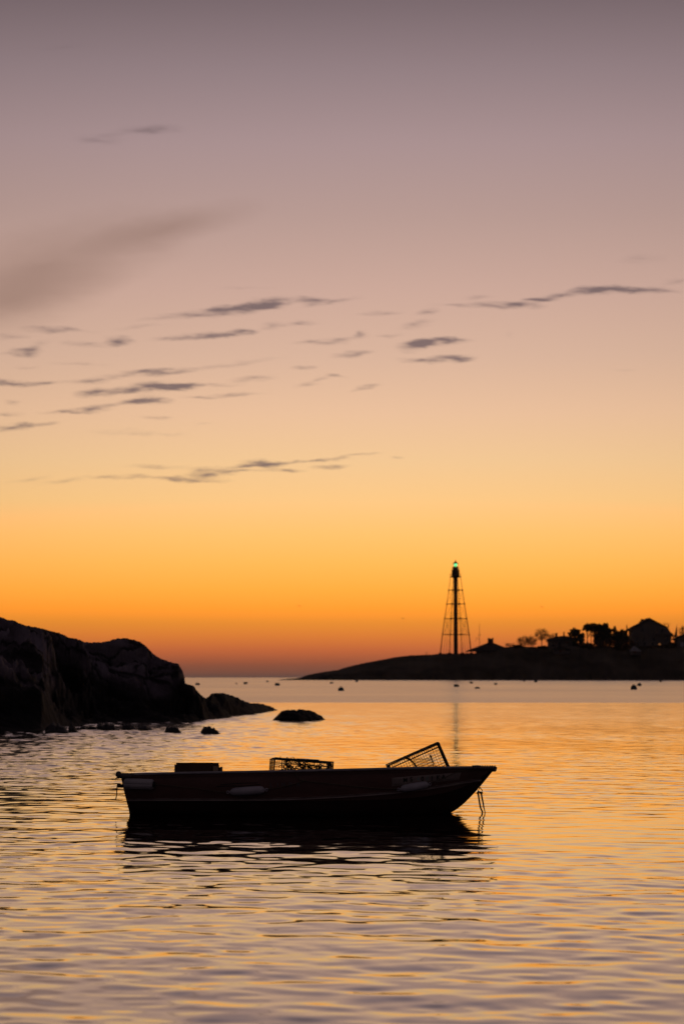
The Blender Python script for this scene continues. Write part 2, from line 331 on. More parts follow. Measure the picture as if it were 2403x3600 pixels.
def build_water():
    r = [.6, 3, 6, 8]
    while r[-1] < 11000:
        x = r[-1]
        if x < 60: d = .03 if x < 18 else .038 if x < 42 else .06
        elif x < 150: d = .07 + (x - 60) * .0022
        else: d = x * .02
        r.append(x + d)
    r = np.array(r); dr = np.gradient(r)
    dense = np.arange(-.165, .1651, .00075)
    side = np.concatenate([np.linspace(.18, .6, 30), np.linspace(.7, PI - .02, 30)])
    th = np.concatenate([-side[::-1], dense, side]); nc = len(th)
    R, T = np.meshgrid(r, th, indexing='ij'); X = R * np.sin(T); Y = R * np.cos(T)
    dth = np.gradient(th); sp = np.maximum(np.broadcast_to(dr[:, None], R.shape), R * np.minimum(dth, .001)[None, :] * 1.2)
    wide = (np.abs(th) > .17)[None, :]
    Z = np.zeros_like(X); g = np.random.default_rng(11)
    # patches where the ripples are livelier
    mod = 1 + .34 * np.sin(X * .55 + 1.3 * np.sin(Y * .13)) * np.sin(Y * .21 + .7) + .2 * np.sin(Y * .47 + X * .21)
    nw = 130; lam = np.exp(g.uniform(math.log(.14), math.log(1.5), nw))
    rows = r < 170
    Xs, Ys, Ss, Ms = X[rows], Y[rows], sp[rows], mod[rows]; Zs = np.zeros_like(Xs)
    for l in lam:
        a = g.normal(0, 1.0) + .1; k = 2 * PI / l; ph = g.uniform(0, 2 * PI)
        slope = .0032 * (1.0 if l < .22 else 1.35 if l < .6 else .8)
        fade = np.clip((l / Ss - 2.6) / 2.4, 0, 1)
        Zs += fade * slope / k * np.sin(k * (Xs * math.sin(a) + Ys * math.cos(a)) + ph)
    left = 1 / (1 + np.exp((Xs + 1.2 + .02 * Ys) / .9)) * np.clip((Ys - 27) / 10, 0, 1) * np.clip((105 - Ys) / 15, 0, 1)
    Ms = Ms * (1 + left * np.interp(Ys, [30, 50, 62], [1.6, 2.3, 5.2]))
    Zs *= Ms * np.interp(R[rows], [9, 14, 20, 28, 45, 80, 160], [1.3, 1.12, .88, .74, .7, .78, .95])
    Z[rows] = Zs; Z = np.where(wide, Z * .0, Z)
    Z -= R ** 2 / (2 * REFF)
    f = grid_faces(len(r), nc)
    o = np_mesh('water', np.stack([X, Y, Z], -1).reshape(-1, 3), f[:, ::-1], water_mat())
    tag(o, kind='structure')
build_water()

# ------------------------------------------------------------------ terrain from outlines
def outline_rock(name, sil, base, depth, mat_, front=.55, seed=0, amp=.1, ncol=None, nrow=60, nscale=1.2, backd=None, sink=.25, strata=.5):
    """a heightfield rock: sil = skyline (px, py), base = waterline (px, py) seen from the shore"""
    x0, x1 = sil[0][0], sil[-1][0]; nc = ncol or max(24, int((x1 - x0) / 3)); cols = np.linspace(x0, x1, nc)
    V = np.zeros((nrow, nc, 3))
    for j, c in enumerate(cols):
        b = interp(c, base); D = CAMH * F / (b - HOR); dp = interp(c, depth) if isinstance(depth, list) else depth
        sy_ = interp(c, sil); Rg = D + dp
        ztop = max(P(c, sy_, Rg).z, -.12)
        k0 = (c - 1201.5) / F
        bd = backd or dp
        tt = np.linspace(-.15, 2, nrow)
        zs = []
        for t in tt:
            d = D + t * dp if t <= 1 else Rg + (t - 1) * bd
            if t < 0: z = t * sink * 4
            elif t <= 1: z = ztop * (math.sin(t * PI / 2) ** front)
            else: z = ztop * max(0, 1 - (t - 1) ** 2) - (t - 1) * sink
            x = k0 * d
            w = min(1, max(0, t * 3)) * (1 if t < .8 else max(.1, 1 - (t - .8) * 4) if t < 1 else .25)
            q = d + 1.15 * x      # the ledges dip down to the right
            nz_ = fbm(q * .22 * nscale, x * .16 * nscale, z * .8 * nscale, 6, .58, seed) + strata * (abs(mn.noise(Vector((q * .42, x * .07, seed)))) - .3)
            nz_ += strata * (mn.voronoi(Vector((q * .5, x * .3, z * .9 + seed)))[0][0] - .35) - .5 * strata * abs(mn.noise(Vector((q * 1.1 * nscale, x * .35, z * 1.5 + 3 * seed))))
            z = z + amp * w * nz_ * min(1, max(.15, ztop))
            zs.append(z); V[_i(t, tt), j] = (x, d, z)
        # keep the skyline where it was measured
        ds = V[:, j, 1]; zz = V[:, j, 2]; el = (zz - CAMH) / ds; tgt = uv(c, sy_)[1]
        jit = fbm(c * .06, seed, 0, 5, .6) * .00042
        kmax = int(np.argmax(el))
        if ztop > 0: V[:, j, 2] = np.where(zz > 0, zz + (tgt + jit - el[kmax]) * ds[kmax] * np.clip(zz / max(zz[kmax], .05), 0, 1), zz)
    f = grid_faces(nrow, nc)
    return np_mesh(name, V.reshape(-1, 3), f, mat_)
def _i(t, tt): return int(np.argmin(np.abs(tt - t)))

HS = [(-620,1990),(-400,2050),(-200,2105),(-80,2140),(0,2167),(27,2178),(49,2181),(74,2194),(103,2200),(134,2206),(179,2217),(223,2230),(243,2241),(268,2244),(299,2257),
      (339,2259),(379,2256),(404,2246),(417,2243),(446,2244),(473,2250),(496,2258),(518,2274),(540,2299),(567,2316),(603,2327),(629,2336),(643,2354),
      (650,2381),(653,2404),(680,2409),(694,2429),(712,2445),(725,2456),(760,2474),(795,2497),(822,2521)]
HB = [(-620,2620),(-100,2574),(60,2571),(150,2569),(250,2552),(340,2543),(430,2539),(600,2538),(700,2533),(800,2524),(822,2520)]
HD = [(-620,14),(0,17),(200,16),(420,12),(640,7),(655,6),(822,3)]
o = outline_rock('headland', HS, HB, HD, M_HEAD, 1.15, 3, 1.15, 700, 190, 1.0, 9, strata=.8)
tag(o, kind='structure')
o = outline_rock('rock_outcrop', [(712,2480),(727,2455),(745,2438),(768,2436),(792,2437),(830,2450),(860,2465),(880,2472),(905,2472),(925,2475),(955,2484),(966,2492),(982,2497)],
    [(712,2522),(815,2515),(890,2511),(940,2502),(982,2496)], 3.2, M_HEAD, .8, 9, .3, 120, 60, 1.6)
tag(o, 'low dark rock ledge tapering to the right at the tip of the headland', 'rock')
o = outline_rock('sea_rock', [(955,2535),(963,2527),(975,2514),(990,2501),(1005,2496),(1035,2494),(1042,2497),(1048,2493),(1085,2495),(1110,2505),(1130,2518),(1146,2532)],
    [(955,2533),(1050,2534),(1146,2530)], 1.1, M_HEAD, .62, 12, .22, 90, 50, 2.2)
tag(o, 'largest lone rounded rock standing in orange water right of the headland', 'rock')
def small(name, x0, x1, ytop, yb, skew, seed, label, dp=.5):
    w = x1 - x0; s = []
    for i in range(25):
        t = i / 24; h = math.sin(PI * t ** (math.log(.5) / math.log(skew))) ** .75
        h = h * (1 + .5 * mn.noise(Vector((t * 5, seed, 0))) + .3 * mn.noise(Vector((t * 11, seed, 4)))); s.append((x0 + t * w, yb + 1 - (yb + 1 - ytop) * min(1.04, h)))
    o = outline_rock(name, s, [(x0, yb), (x1, yb)], dp, M_WET, .6, seed, .35, 60, 34, 4)
    tag(o, label, 'rock', 'small rocks awash below the headland'); return o
small('shore_rock', 160, 246, 2541, 2577, .45, 21, 'biggest wet boulder at the foot of the headland on the far left', .8)
small('shore_rock', 243, 278, 2542, 2574, .4, 22, 'upright wet boulder touching the biggest one at the left shore', .5)
small('shore_rock', 281, 309, 2553, 2561, .5, 23, 'small low rock just right of the upright shore boulder', .3)
small('shore_rock', 311, 346, 2553, 2564, .5, 24, 'small rounded rock left of the wide wedge shaped rock', .3)
small('shore_rock', 341, 424, 2539, 2566, .3, 25, 'wide wedge shaped rock sloping down to the right off the headland', .6)
small('shore_rock', 432, 486, 2542, 2566, .4, 26, 'peaked rock joined to a lower one in the middle of the rock row', .5)
small('shore_rock', 484, 541, 2549, 2566, .4, 27, 'lower flat rock on the right of the joined pair', .5)
small('shore_rock', 580, 640, 2553, 2575, .42, 28, 'small pointed rock alone between the joined pair and the last rock', .4)
small('shore_rock', 706, 776, 2552, 2579, .33, 29, 'rightmost small rock of the row above the boat crate', .5)

# far shore
YS = 850.0
def far(px, py, Y=880.): return P(px, py, Y)
FS = [(966,2393),(980,2389.5),(994,2388.2),(1017,2386),(1040,2384.5),(1058,2382),(1073,2375),(1114,2366),(1150,2360),(1186,2355.5),(1226,2343),(1283,2330),(1333,2321),(1390,2310),(1440,2304),(1472,2303),(1520,2301),
      (1546,2298),(1673,2297),(1700,2290),(1745,2281),(1767,2275),(1793,2274),(1816,2271),(1860,2274),(1913,2275),(1960,2272),(2060,2270),(2200,2274),(2360,2266),(2403,2262),(2700,2240),(3400,2200)]
def far_shore():
    cols = np.concatenate([np.arange(966, 2420, 2.0), np.arange(2420, 3400, 12)]); nr = 46
    V = np.zeros((nr, len(cols), 3))
    for j, c in enumerate(cols):
        py = interp(c, FS); D = YS + 4 * mn.noise(Vector((c * .02, 0, 0))); ww = min(30, 4 + (c - 990) * .1); Rg = D + ww
        zt = P(c, py, Rg).z + .12 * fbm(c * .11, 3, 0, 3)
        for i, t in enumerate(np.linspace(-.1, 3.2, nr)):
            d = D + t * ww; k0 = (c - 1201.5) / F
            if t < 0: z = t * 6 - .05
            elif t < 1: z = -.05 + (zt + .05) * min(1, (.12 + .88 * t ** .75)) + .5 * fbm(k0 * d * .1, d * .1, 0, 4, .6, 5) * min(1, t * 4) * (1 - t)
            else: z = zt - .012 * (t - 1) * ww * (1 if t < 2.4 else 1)
            if t > 2.8: z -= (t - 2.8) * 40
            V[i, j] = (k0 * d, d, z)
    o = np_mesh('far_shore', V.reshape(-1, 3), grid_faces(nr, len(cols)), M_LAND); tag(o, kind='structure')
far_shore()
o = MB()
o = None

# ------------------------------------------------------------------ lighthouse
YL = 882.0; k = YL / F      # metres per frame pixel there
base = far(1600.9, 2299, YL)
lh = empty('lighthouse', base)
tag(lh, 'tall skeletal iron lighthouse with central column and a lit green lamp', 'lighthouse')
def H(py): return (2299 - py) * k
LZ = {y: H(y) for y in (2028, 2075, 2123.5, 2175, 2231, 2298)}
def rad(py): return float(np.interp(py, [2028, 2075, 2123.5, 2175, 2231, 2298], [17.5, 24, 31, 38.5, 46.5, 54.5])) * k / math.cos(math.radians(22.5))
MB().lathe([(7.6 * k, -.5), (7.6 * k, H(2250)), (7.0 * k, H(2110)), (6.6 * k, H(2028))], n=20).build('column', M_IRON, lh)
for i in range(8):
    a = math.radians(22.5 + 45 * i)
    MB().tube([(math.cos(a) * rad(y), math.sin(a) * rad(y), H(y) - (.6 if y == 2298 else 0)) for y in (2298, 2231, 2175, 2123.5, 2075, 2028)], [.10, .09, .075, .06, .055, .055], 6).build('leg', M_IRON, lh)
    MB().lathe([(.55, -.6), (.55, .25), (.35, .45)], (math.cos(a) * rad(2298), math.sin(a) * rad(2298), 0), 8).build('footing', M_BRICK, lh)
for i in range(8):
    a = math.radians(45 * i + 4)
    MB().tube([(math.cos(a) * rad(y) * .93, math.sin(a) * rad(y) * .93, H(y) - (.4 if y == 2298 else 0)) for y in (2298, 2231, 2175)], .06, 5).build('brace_post', M_IRON, lh)
for y in (2231, 2175, 2123.5, 2075):
    m = MB(); r_ = rad(y); pts = [(math.cos(math.radians(22.5 + 45 * i)) * r_, math.sin(math.radians(22.5 + 45 * i)) * r_, H(y)) for i in range(9)]
    for i in range(8):
        m.tube([pts[i], pts[i + 1]], .085, 5); m.tube([pts[i], (0, 0, H(y))], .075, 5)
        m.lathe([(.16, -.28), (.2, 0), (.16, .28)], pts[i], 6)
    m.build('strut_ring', M_IRON, lh)
m = MB()
for y0, y1 in ((2231, 2175), (2175, 2123.5), (2123.5, 2075)):
    for i in range(8):
        a0, a1 = math.radians(22.5 + 45 * i), math.radians(67.5 + 45 * i)
        m.tube([(math.cos(a0) * rad(y0), math.sin(a0) * rad(y0), H(y0)), (math.cos(a1) * rad(y1), math.sin(a1) * rad(y1), H(y1))], .022, 4)
        m.tube([(math.cos(a1) * rad(y0), math.sin(a1) * rad(y0), H(y0)), (math.cos(a0) * rad(y1), math.sin(a0) * rad(y1), H(y1))], .022, 4)
m.build('tie_rods', M_IRON, lh)
MB().lathe([(7 * k, H(2033)), (13 * k, H(2030.5)), (20 * k, H(2029.8)), (20 * k, H(2026.8)), (12 * k, H(2027.2))], n=24).build('gallery', M_IRON, lh)
def railing(r_, z0, z1, n, par):
    m = MB()
    for i in range(n):
        a = 2 * PI * i / n; m.tube([(math.cos(a) * r_, math.sin(a) * r_, z0), (math.cos(a) * r_, math.sin(a) * r_, z1)], .035, 4)
    for zz in (z1, (z0 + z1) / 2):
        m.tube([(math.cos(2 * PI * i / 24) * r_, math.sin(2 * PI * i / 24) * r_, zz) for i in range(25)], .03, 4)
    return m.build('railing', M_IRON, par)
railing(19.3 * k, H(2027), H(2016.5), 16, lh)
MB().lathe([(13.6 * k, H(2027.1)), (13.6 * k, H(2008)), (14.6 * k, H(2006.5)), (14.8 * k, H(2004.5)), (9 * k, H(2004.4))], n=16, smooth=False).build('watch_room', M_IRON, lh)
railing(13 * k, H(2004.4), H(1996), 12, lh)
MB().lathe([(9.6 * k, H(2004.3)), (9.6 * k, H(1995.5)), (10.8 * k, H(1994.5)), (10.8 * k, H(1992.8)), (5 * k, H(1993.2))], n=10, smooth=False).build('lantern_base', M_IRON, lh)
m = MB()
for i in range(8):
    a = 2 * PI * i / 8 + .2; m.tube([(math.cos(a) * 8.6 * k, math.sin(a) * 8.6 * k, H(1993.4)), (math.cos(a) * 8.6 * k, math.sin(a) * 8.6 * k, H(1981.5))], .04, 4)
for zz in (H(1993.2), H(1987.5), H(1981.8)): m.tube([(math.cos(2 * PI * i / 8 + .2) * 8.6 * k, math.sin(2 * PI * i / 8 + .2) * 8.6 * k, zz) for i in range(9)], .045, 4)
m.build('lantern_frame', M_IRON, lh)
rf = MB().lathe([(10.5 * k, H(1982.2)), (10.2 * k, H(1981)), (5.5 * k, H(1977.5)), (2.2 * k, H(1975)), (1.5 * k, H(1973.5))], n=10).build('lantern_roof', M_IRON, lh)
MB().lathe([(.12, H(1974.2)), (.3, H(1972.8)), (.12, H(1971.4)), (.05, H(1967))], n=6).build('finial', M_IRON, rf)
G1 = emis('green_lamp', (.02, .78, .20), 1.2); G2 = emis('lamp_core', (.16, 1, .42), 1.5)
lamp = MB().lathe([(.25, H(1992.3)), (.52, H(1989.6)), (.3, H(1989.5)), (.3, H(1982.6)), (.52, H(1982.5)), (.25, H(1980.3))], n=16).build('lamp', G1, lh)
MB().lathe([(.52, H(1989.4)), (.6, H(1986)), (.52, H(1982.7))], n=16).build('lamp_lens', G2, lamp)

# ------------------------------------------------------------------ houses on the far shore
def roof_prism(poly, y0, y1, name, parent, m_=None):
    return MB().prism(poly, y0, y1).build(name, m_ or M_SHING, parent)
def win(par, x, z, w, h, y, pane=M_GLASS):
    f = MB(); t = .08
    f.box((x, y - .03, z + h / 2 + t / 2), (w + 2 * t, .1, t)); f.box((x, y - .03, z - h / 2 - t / 2), (w + 2 * t, .1, t))
    f.box((x - w / 2 - t / 2, y - .03, z), (t, .1, h)); f.box((x + w / 2 + t / 2, y - .03, z), (t, .1, h)); f.box((x, y - .025, z), (w, .06, .05))
    fo = f.build('window', M_SIDING, par); MB().box((x, y - .008, z), (w, .03, h)).build('pane', pane, fo); return fo
def gb(px, py, Y): p = far(px, py, Y); return p
# pavilion with chimney
Y0 = 884.; ps = Y0 / F
pb = far(1723, 2299, Y0); pav = empty('pavilion', pb); tag(pav, 'low wide hip roofed pavilion with square chimney beside the lighthouse', 'building')
def lx(px): return (px - 1723) * ps
def lz(py): return (2299 - py) * ps
D2 = 6.0
def hip(par, x0, x1, ze, zr, xr0, xr1, d, name='roof', m_=M_SHING, th=.25):
    m = MB(); vs = [(x0, -d, ze), (x1, -d, ze), (x1, d, ze), (x0, d, ze), (xr0, 0, zr), (xr1, 0, zr), (x0, -d, ze - th), (x1, -d, ze - th), (x1, d, ze - th), (x0, d, ze - th)]
    m.add(vs, [(0, 1, 5, 4), (1, 2, 5), (2, 3, 4, 5), (3, 0, 4), (9, 8, 7, 6), (0, 6, 7, 1), (1, 7, 8, 2), (2, 8, 9, 3), (3, 9, 6, 0)])
    return m.build(name, m_, par)
rf = hip(pav, lx(1639), lx(1800), lz(2288), lz(2259.5), lx(1714), lx(1732), D2)
ch = MB(); ch.box((lx(1723), 0, (lz(2266) + lz(2245)) / 2), (19 * ps, 1.6, lz(2245) - lz(2266))); ch.box((lx(1717), 0, lz(2244.6)), (5 * ps, 1.2, .35)); ch.box((lx(1731), 0, lz(2244.2)), (4.5 * ps, 1.2, .45)); ch.build('chimney', M_BRICK, rf)
MB().box((lx(1733), 0, (lz(2289.5) - 1.5) / 2), (lx(1792) - lx(1674), 2 * D2 - 2, lz(2289.5) + 1.5)).build('wall', M_SIDING, pav)
for px in (1641.5, 1657, 1672):
    for yy in (-5.4, 5.4): MB().box((lx(px), yy, lz(2289.5) / 2 - .3), (.22, .22, lz(2289.5) + .6)).build('post', M_SIDING, pav)
for px in (1690, 1712, 1735, 1758): win(pav, lx(px), .45, 1.1, .5, -D2 + 1)
# low house with two chimneys
Yb = 892.; q = Yb / F; hb = far(1976, 2276, Yb); hs = empty('low_house', hb); tag(hs, 'low dark house with two thin chimneys left of the round evergreens', 'house')
def l2(px): return (px - 1976) * q
def z2(py): return (2276 - py) * q
MB().box((0, 0, z2(2254) / 2 - .5), (l2(2026) - l2(1926), 8, z2(2254) + 1)).build('wall', M_SIDING, hs)
rf = MB(); poly = [(l2(1918), z2(2255.5)), (l2(1924), z2(2245)), (l2(1950), z2(2238.5)), (l2(1980), z2(2235)), (l2(2003), z2(2238.5)), (l2(2036), z2(2248.5)), (l2(2038), z2(2255.5))]
vs = [(x, -4.5, z2(2255.5)) for x, z in poly] + [(x, -2.0 if z > z2(2250) else -4.4, z) for x, z in poly] + [(x, 2.5, z) for x, z in poly] + [(x, 4.5, z2(2255.5)) for x, z in poly]
fs = [];
for a_ in range(3):
    for i in range(6): fs.append((a_ * 7 + i, a_ * 7 + i + 1, (a_ + 1) * 7 + i + 1, (a_ + 1) * 7 + i))
fs += [(0, 7, 14, 21), (27, 20, 13, 6), tuple(range(21, 28)) + (6, 5, 4, 3, 2, 1, 0)]
rf = rf.add(vs, fs).build('roof', M_SHING, hs)
MB().box((l2(1954), 0, z2(2234)), (7.5 * q, .8, 14 * q)).box((l2(1954), 0, z2(2226.6)), (9 * q, 1, .2)).build('chimney', M_BRICK, rf)
MB().box((l2(1981), .5, z2(2231)), (4.5 * q, .6, 17 * q)).box((l2(1981), .5, z2(2223)), (6 * q, .7, .2)).build('chimney', M_BRICK, rf)
for px in (1938, 1962, 1990, 2012): win(hs, l2(px), z2(2265), 1, 1.3, -4)
# a smaller pale-roofed shed in front of it
def shed(name, px, pyb, w, h, eave, label, Y, mroof):
    o = empty(name, far(px, pyb, Y)); s_ = Y / F; W_ = w * s_; tag(o, label, 'shed')
    MB().box((0, 0, eave * s_ / 2 - .4), (W_ * .9, 3.6, eave * s_ + .8)).build('wall', M_SIDING, o)
    z0, z1 = eave * s_, h * s_
    MB().add([(-W_ / 2, -2.1, z0), (W_ / 2, -2.1, z0 - .1), (W_ / 2, 2.1, z0 - .1), (-W_ / 2, 2.1, z0), (-W_ * .12, -2.1, z1), (-W_ * .12, 2.1, z1), (-W_ / 2, -2.1, z0 - .15), (W_ / 2, -2.1, z0 - .25), (W_ / 2, 2.1, z0 - .25), (-W_ / 2, 2.1, z0 - .15)],
        [(0, 1, 4), (1, 2, 5, 4), (2, 3, 5), (3, 0, 4, 5), (6, 9, 8, 7), (0, 6, 7, 1), (1, 7, 8, 2), (2, 8, 9, 3), (3, 9, 6, 0)]).build('roof', mroof, o)
    MB().box((-W_ * .1, -1.83, eave * s_ * .4), (.8, .06, eave * s_ * .8)).build('door', M_BRICK, o)
    return o
shed('shed', 2232, 2295, 38, 23, 7, 'small shed with pale slanting roof below the gambrel house', 868, M_PALE)
shed('shed', 1972, 2292, 62, 24, 8, 'low dark roofed shed on the slope before the low house', 870, M_SHING)
# big gambrel house
Yg = 888.; g_ = Yg / F; hg = empty('gambrel_house', far(2284, 2276, Yg)); tag(hg, 'large gambrel roofed house on the skyline, tallest building of the shore', 'house')
def l3(px): return (px - 2284) * g_
def z3(py): return (2276 - py) * g_
MB().prism([(l3(2214), -1.5), (l3(2351), -1.5), (l3(2351), z3(2232)), (l3(2334), z3(2209)), (l3(2275), z3(2178)), (l3(2230), z3(2206)), (l3(2214), z3(2214))], -5, 5).build('wall', M_SIDING, hg)
m = MB(); prof = [(2203, 2216), (2211, 2210), (2226, 2201), (2247, 2191), (2266, 2178), (2275, 2173), (2284, 2178), (2303, 2187.5), (2337, 2205), (2347, 2222), (2360, 2234.5)]
top = [(l3(x), z3(y)) for x, y in prof]; bot = [(x, z - .35) for x, z in top]; m.prism(top + bot[::-1], -5.6, 5.6)
rf = m.build('roof', M_SHING, hg)
MB().box((l3(2257), 1, z3(2187)), (9 * g_, 1.2, 21 * g_)).box((l3(2250), 1, z3(2189)), (5 * g_, .8, 10 * g_)).build('chimney', M_BRICK, rf)
MB().box((l3(2282), -5.12, z3(2234)), (l3(2358) - l3(2206), .5, .35)).build('eave_trim', M_SIDING, hg)
m = MB(); cg = [(2290, 2233), (2296, 2222), (2308, 2208), (2322, 2203), (2335, 2209), (2345, 2222), (2352, 2232)]
tp = [(l3(x), z3(y)) for x, y in cg]; m.prism(tp, -6.1, -5.0); m.build('gable', M_SIDING, hg)
for px, py in ((2232, 2248), (2255, 2248), (2290, 2248), (2335, 2248), (2232, 2264), (2258, 2264), (2286, 2264), (2250, 2216), (2318, 2218)):
    win(hg, l3(px), z3(py), 1., 1.25, -6.1 if (px, py) == (2318, 2218) else -5)
GW = emis('sky_glow_pane', (.55, .22, .07), .35); win(hg, l3(2310), z3(2267), .8, .9, -5, GW)  # pane emission stands for sky glow showing in the glass
# house at the right edge
Ye = 880.; e_ = Ye / F; he = empty('edge_house', far(2412, 2275, Ye)); tag(he, 'dark gabled house cut off by the right edge', 'house')
def l4(px): return (px - 2412) * e_
def z4(py): return (2275 - py) * e_
MB().prism([(l4(2373), -1.5), (l4(2462), -1.5), (l4(2462), z4(2243)), (l4(2412), z4(2231)), (l4(2373), z4(2246))], -4, 4).build('wall', M_SIDING, he)
m = MB(); top = [(l4(2368), z4(2248)), (l4(2377), z4(2240)), (l4(2390), z4(2234)), (l4(2412), z4(2228)), (l4(2466), z4(2243))]; m.prism(top + [(x, z - .3) for x, z in top][::-1], -4.6, 4.6); m.build('roof', M_SHING, he)
MB().box((l4(2398), -4.04, z4(2270)), (3.0, .08, 2.4)).build('door', M_PALE, he)
win(he, l4(2395), z4(2254), 1, 1.1, -4)

# flagpole and mast, post
Yf = 880.; f_ = Yf / F
fp = empty('flagpole', far(1684, 2297, Yf)); tag(fp, 'thin flagpole with crossarm standing behind the pavilion roof', 'flagpole')
fp.location.y = 893; fp.location.x *= 893 / Yf; f_ = 893 / F; fp.location.z = P(1684, 2297, 893).z
def zf(py): return (2297 - py) * f_
MB().tube([(0, 0, -.5), (0, 0, zf(2232)), (0, 0, zf(2192))], [.1, .08, .04], 6).build('pole', M_SIDING, fp)
MB().tube([(-4.5 * f_, 0, zf(2232)), (4.5 * f_, 0, zf(2232))], .07, 5).build('crossarm', M_SIDING, fp)
MB().tube([(0, 0, zf(2249)), (-10.5 * f_, 0, zf(2240.5))], .05, 5).build('gaff', M_SIDING, fp)
m = MB(); A_ = Vector((-9 * f_, 0, zf(2241.5))); nU, nV = 8, 4; vs = []
for i in range(nU):
    for j in range(nV):
        u = i / (nU - 1); v = j / (nV - 1); vs.append(A_ + Vector((-5.2 * f_ * u - 3.0 * f_ * (v - .5) * (1 - .4 * u), .12 * math.sin(u * 7 + v * 2), -14 * f_ * u - 3.6 * f_ * (v - .5))))
m.add(vs, [(i * nV + j, i * nV + j + 1, (i + 1) * nV + j + 1, (i + 1) * nV + j) for i in range(nU - 1) for j in range(nV - 1)], True)
m.build('flag', mat('flag_cloth', (.10, .03, .04), (.16, .14, .2), .8, 3), fp)
fl2 = empty('flagpole', P(2378, 2266, 884)); tag(fl2, 'flagpole with drooping dark flag left of the edge house', 'flagpole')
MB().tube([(0, 0, -.5), (.05, 0, 73 * .104)], [.09, .05], 6).build('pole', M_SIDING, fl2)
m = MB(); nU = 8; vs = []
for i in range(nU):
    for j in range(4):
        u = i / (nU - 1); v = j / 3; vs.append((-.05 - v * (.25 + .75 * u), .12 * math.sin(v * 5 + u * 4), 6.6 - 3.6 * u - .25 * v))
m.add(vs, [(i * 4 + j, i * 4 + j + 1, (i + 1) * 4 + j + 1, (i + 1) * 4 + j) for i in range(nU - 1) for j in range(3)], True); m.build('flag', mat('dark_flag', (.04, .03, .06), (.09, .04, .05), .8, 3), fl2)
pt = MB(); pt.box((0, 0, .45), (.22, .22, 1.3)); pt.box((0, 0, 1.12), (.3, .3, .12)); o = pt.build('marker_post', M_SIDING, loc=far(1497.5, 2304, 884)); tag(o, 'short lone post on the bare slope left of the lighthouse', 'post')

# ------------------------------------------------------------------ trees
def bare_tree(px, pyb, w, h, Y, seed, label, trunk=.15, fork=.3, low=.12, n=150, stems=1):
    r_ = random.Random(seed); o = empty('bare_tree', P(px, pyb, Y)); tag(o, label, 'tree', 'leafless trees on the far shore'); s_ = Y / F; Hh = h * s_; Ww = w * s_ / 2
    big = MB(); tw = MB(); cz = Hh * (1 + low) / 2; rz = Hh * (1 - low) / 2
    g3 = lambda q: Vector((r_.gauss(0, q), r_.gauss(0, q), r_.gauss(0, q)))
    forks = []
    for i in range(stems):
        bx = (i - (stems - 1) / 2) * Ww * .35; f = Vector((bx * 1.3, 0, Hh * fork)); forks.append(f); big.tube([(bx * .4, 0, -.4), (bx * .9, r_.gauss(0, .05), Hh * fork * .5), f], [trunk, trunk * .8, trunk * .65], 6)
    limbs = []
    for i in range(9):
        a = 2 * PI * i / 9 + r_.uniform(-.3, .3); e = r_.uniform(.25, .95); f = forks[i % stems]
        tip = Vector((math.cos(a) * Ww * .6 * (1.1 - e * .7), math.sin(a) * Ww * .6 * (1.1 - e * .7), cz + rz * (e - .45) * .8)); mid = f.lerp(tip, .5) + Vector((0, 0, rz * .08)) + g3(.06)
        big.tube([f, mid, tip], [trunk * .5, trunk * .35, trunk * .2], 5); limbs += [(mid, trunk * .28), (tip, trunk * .2), (f.lerp(mid, .6), trunk * .35)]
    for _ in range(n):
        d = g3(1).normalized(); q = r_.uniform(.45, 1) ** .5 * (1 + .12 * mn.noise(d * 2 + Vector((seed, 0, 0)))); t = Vector((d.x * Ww * q, d.y * Ww * q, cz + d.z * rz * q))
        src, r0 = min(limbs, key=lambda l: (l[0] - t).length + r_.uniform(0, .5)); m_ = src.lerp(t, .5) + g3(.12)
        tw.tube([src, m_, t], [min(r0, .045), .032, .018], 3, cap=False, smooth=False)
        for _k in range(5): tw.tube([m_.lerp(t, r_.uniform(0, 1)), t + g3(.38)], [.018, .010], 3, cap=False, smooth=False)
    big.build('trunk', M_BARK, o); tw.build('crown', M_BARK, o); return o
bare_tree(1838, 2278, 50, 44, 880, 3, 'broad bushy leafless tree, leftmost of the wide bare pair', .13, .22, .1, 190, 2)
bare_tree(1868, 2278, 46, 43, 882, 8, 'bushy leafless tree leaning against the taller bare tree', .13, .2, .1, 170, 2)
bare_tree(1903, 2278, 52, 70, 881, 5, 'tallest leafless tree with fan shaped crown beside the low house', .2, .35, .34, 210)
bare_tree(1938, 2272, 28, 46, 896, 6, 'small leafless tree showing behind the low house', .1, .4, .4, 70)
bare_tree(1793, 2277, 40, 16, 884, 9, 'tiny leafless scrub tree right of the pavilion roof', .05, .2, .05, 60)
bare_tree(2339, 2262, 32, 78, 898, 10, 'leafless tree rising behind the right slope of the gambrel roof', .14, .5, .5, 40)
bare_tree(2403, 2262, 46, 64, 892, 12, 'leafless tree behind the house at the right edge', .18, .35, .3, 170)
bare_tree(2366, 2268, 26, 44, 884, 13, 'low leafless tree between gambrel house and edge house', .08, .3, .3, 60)
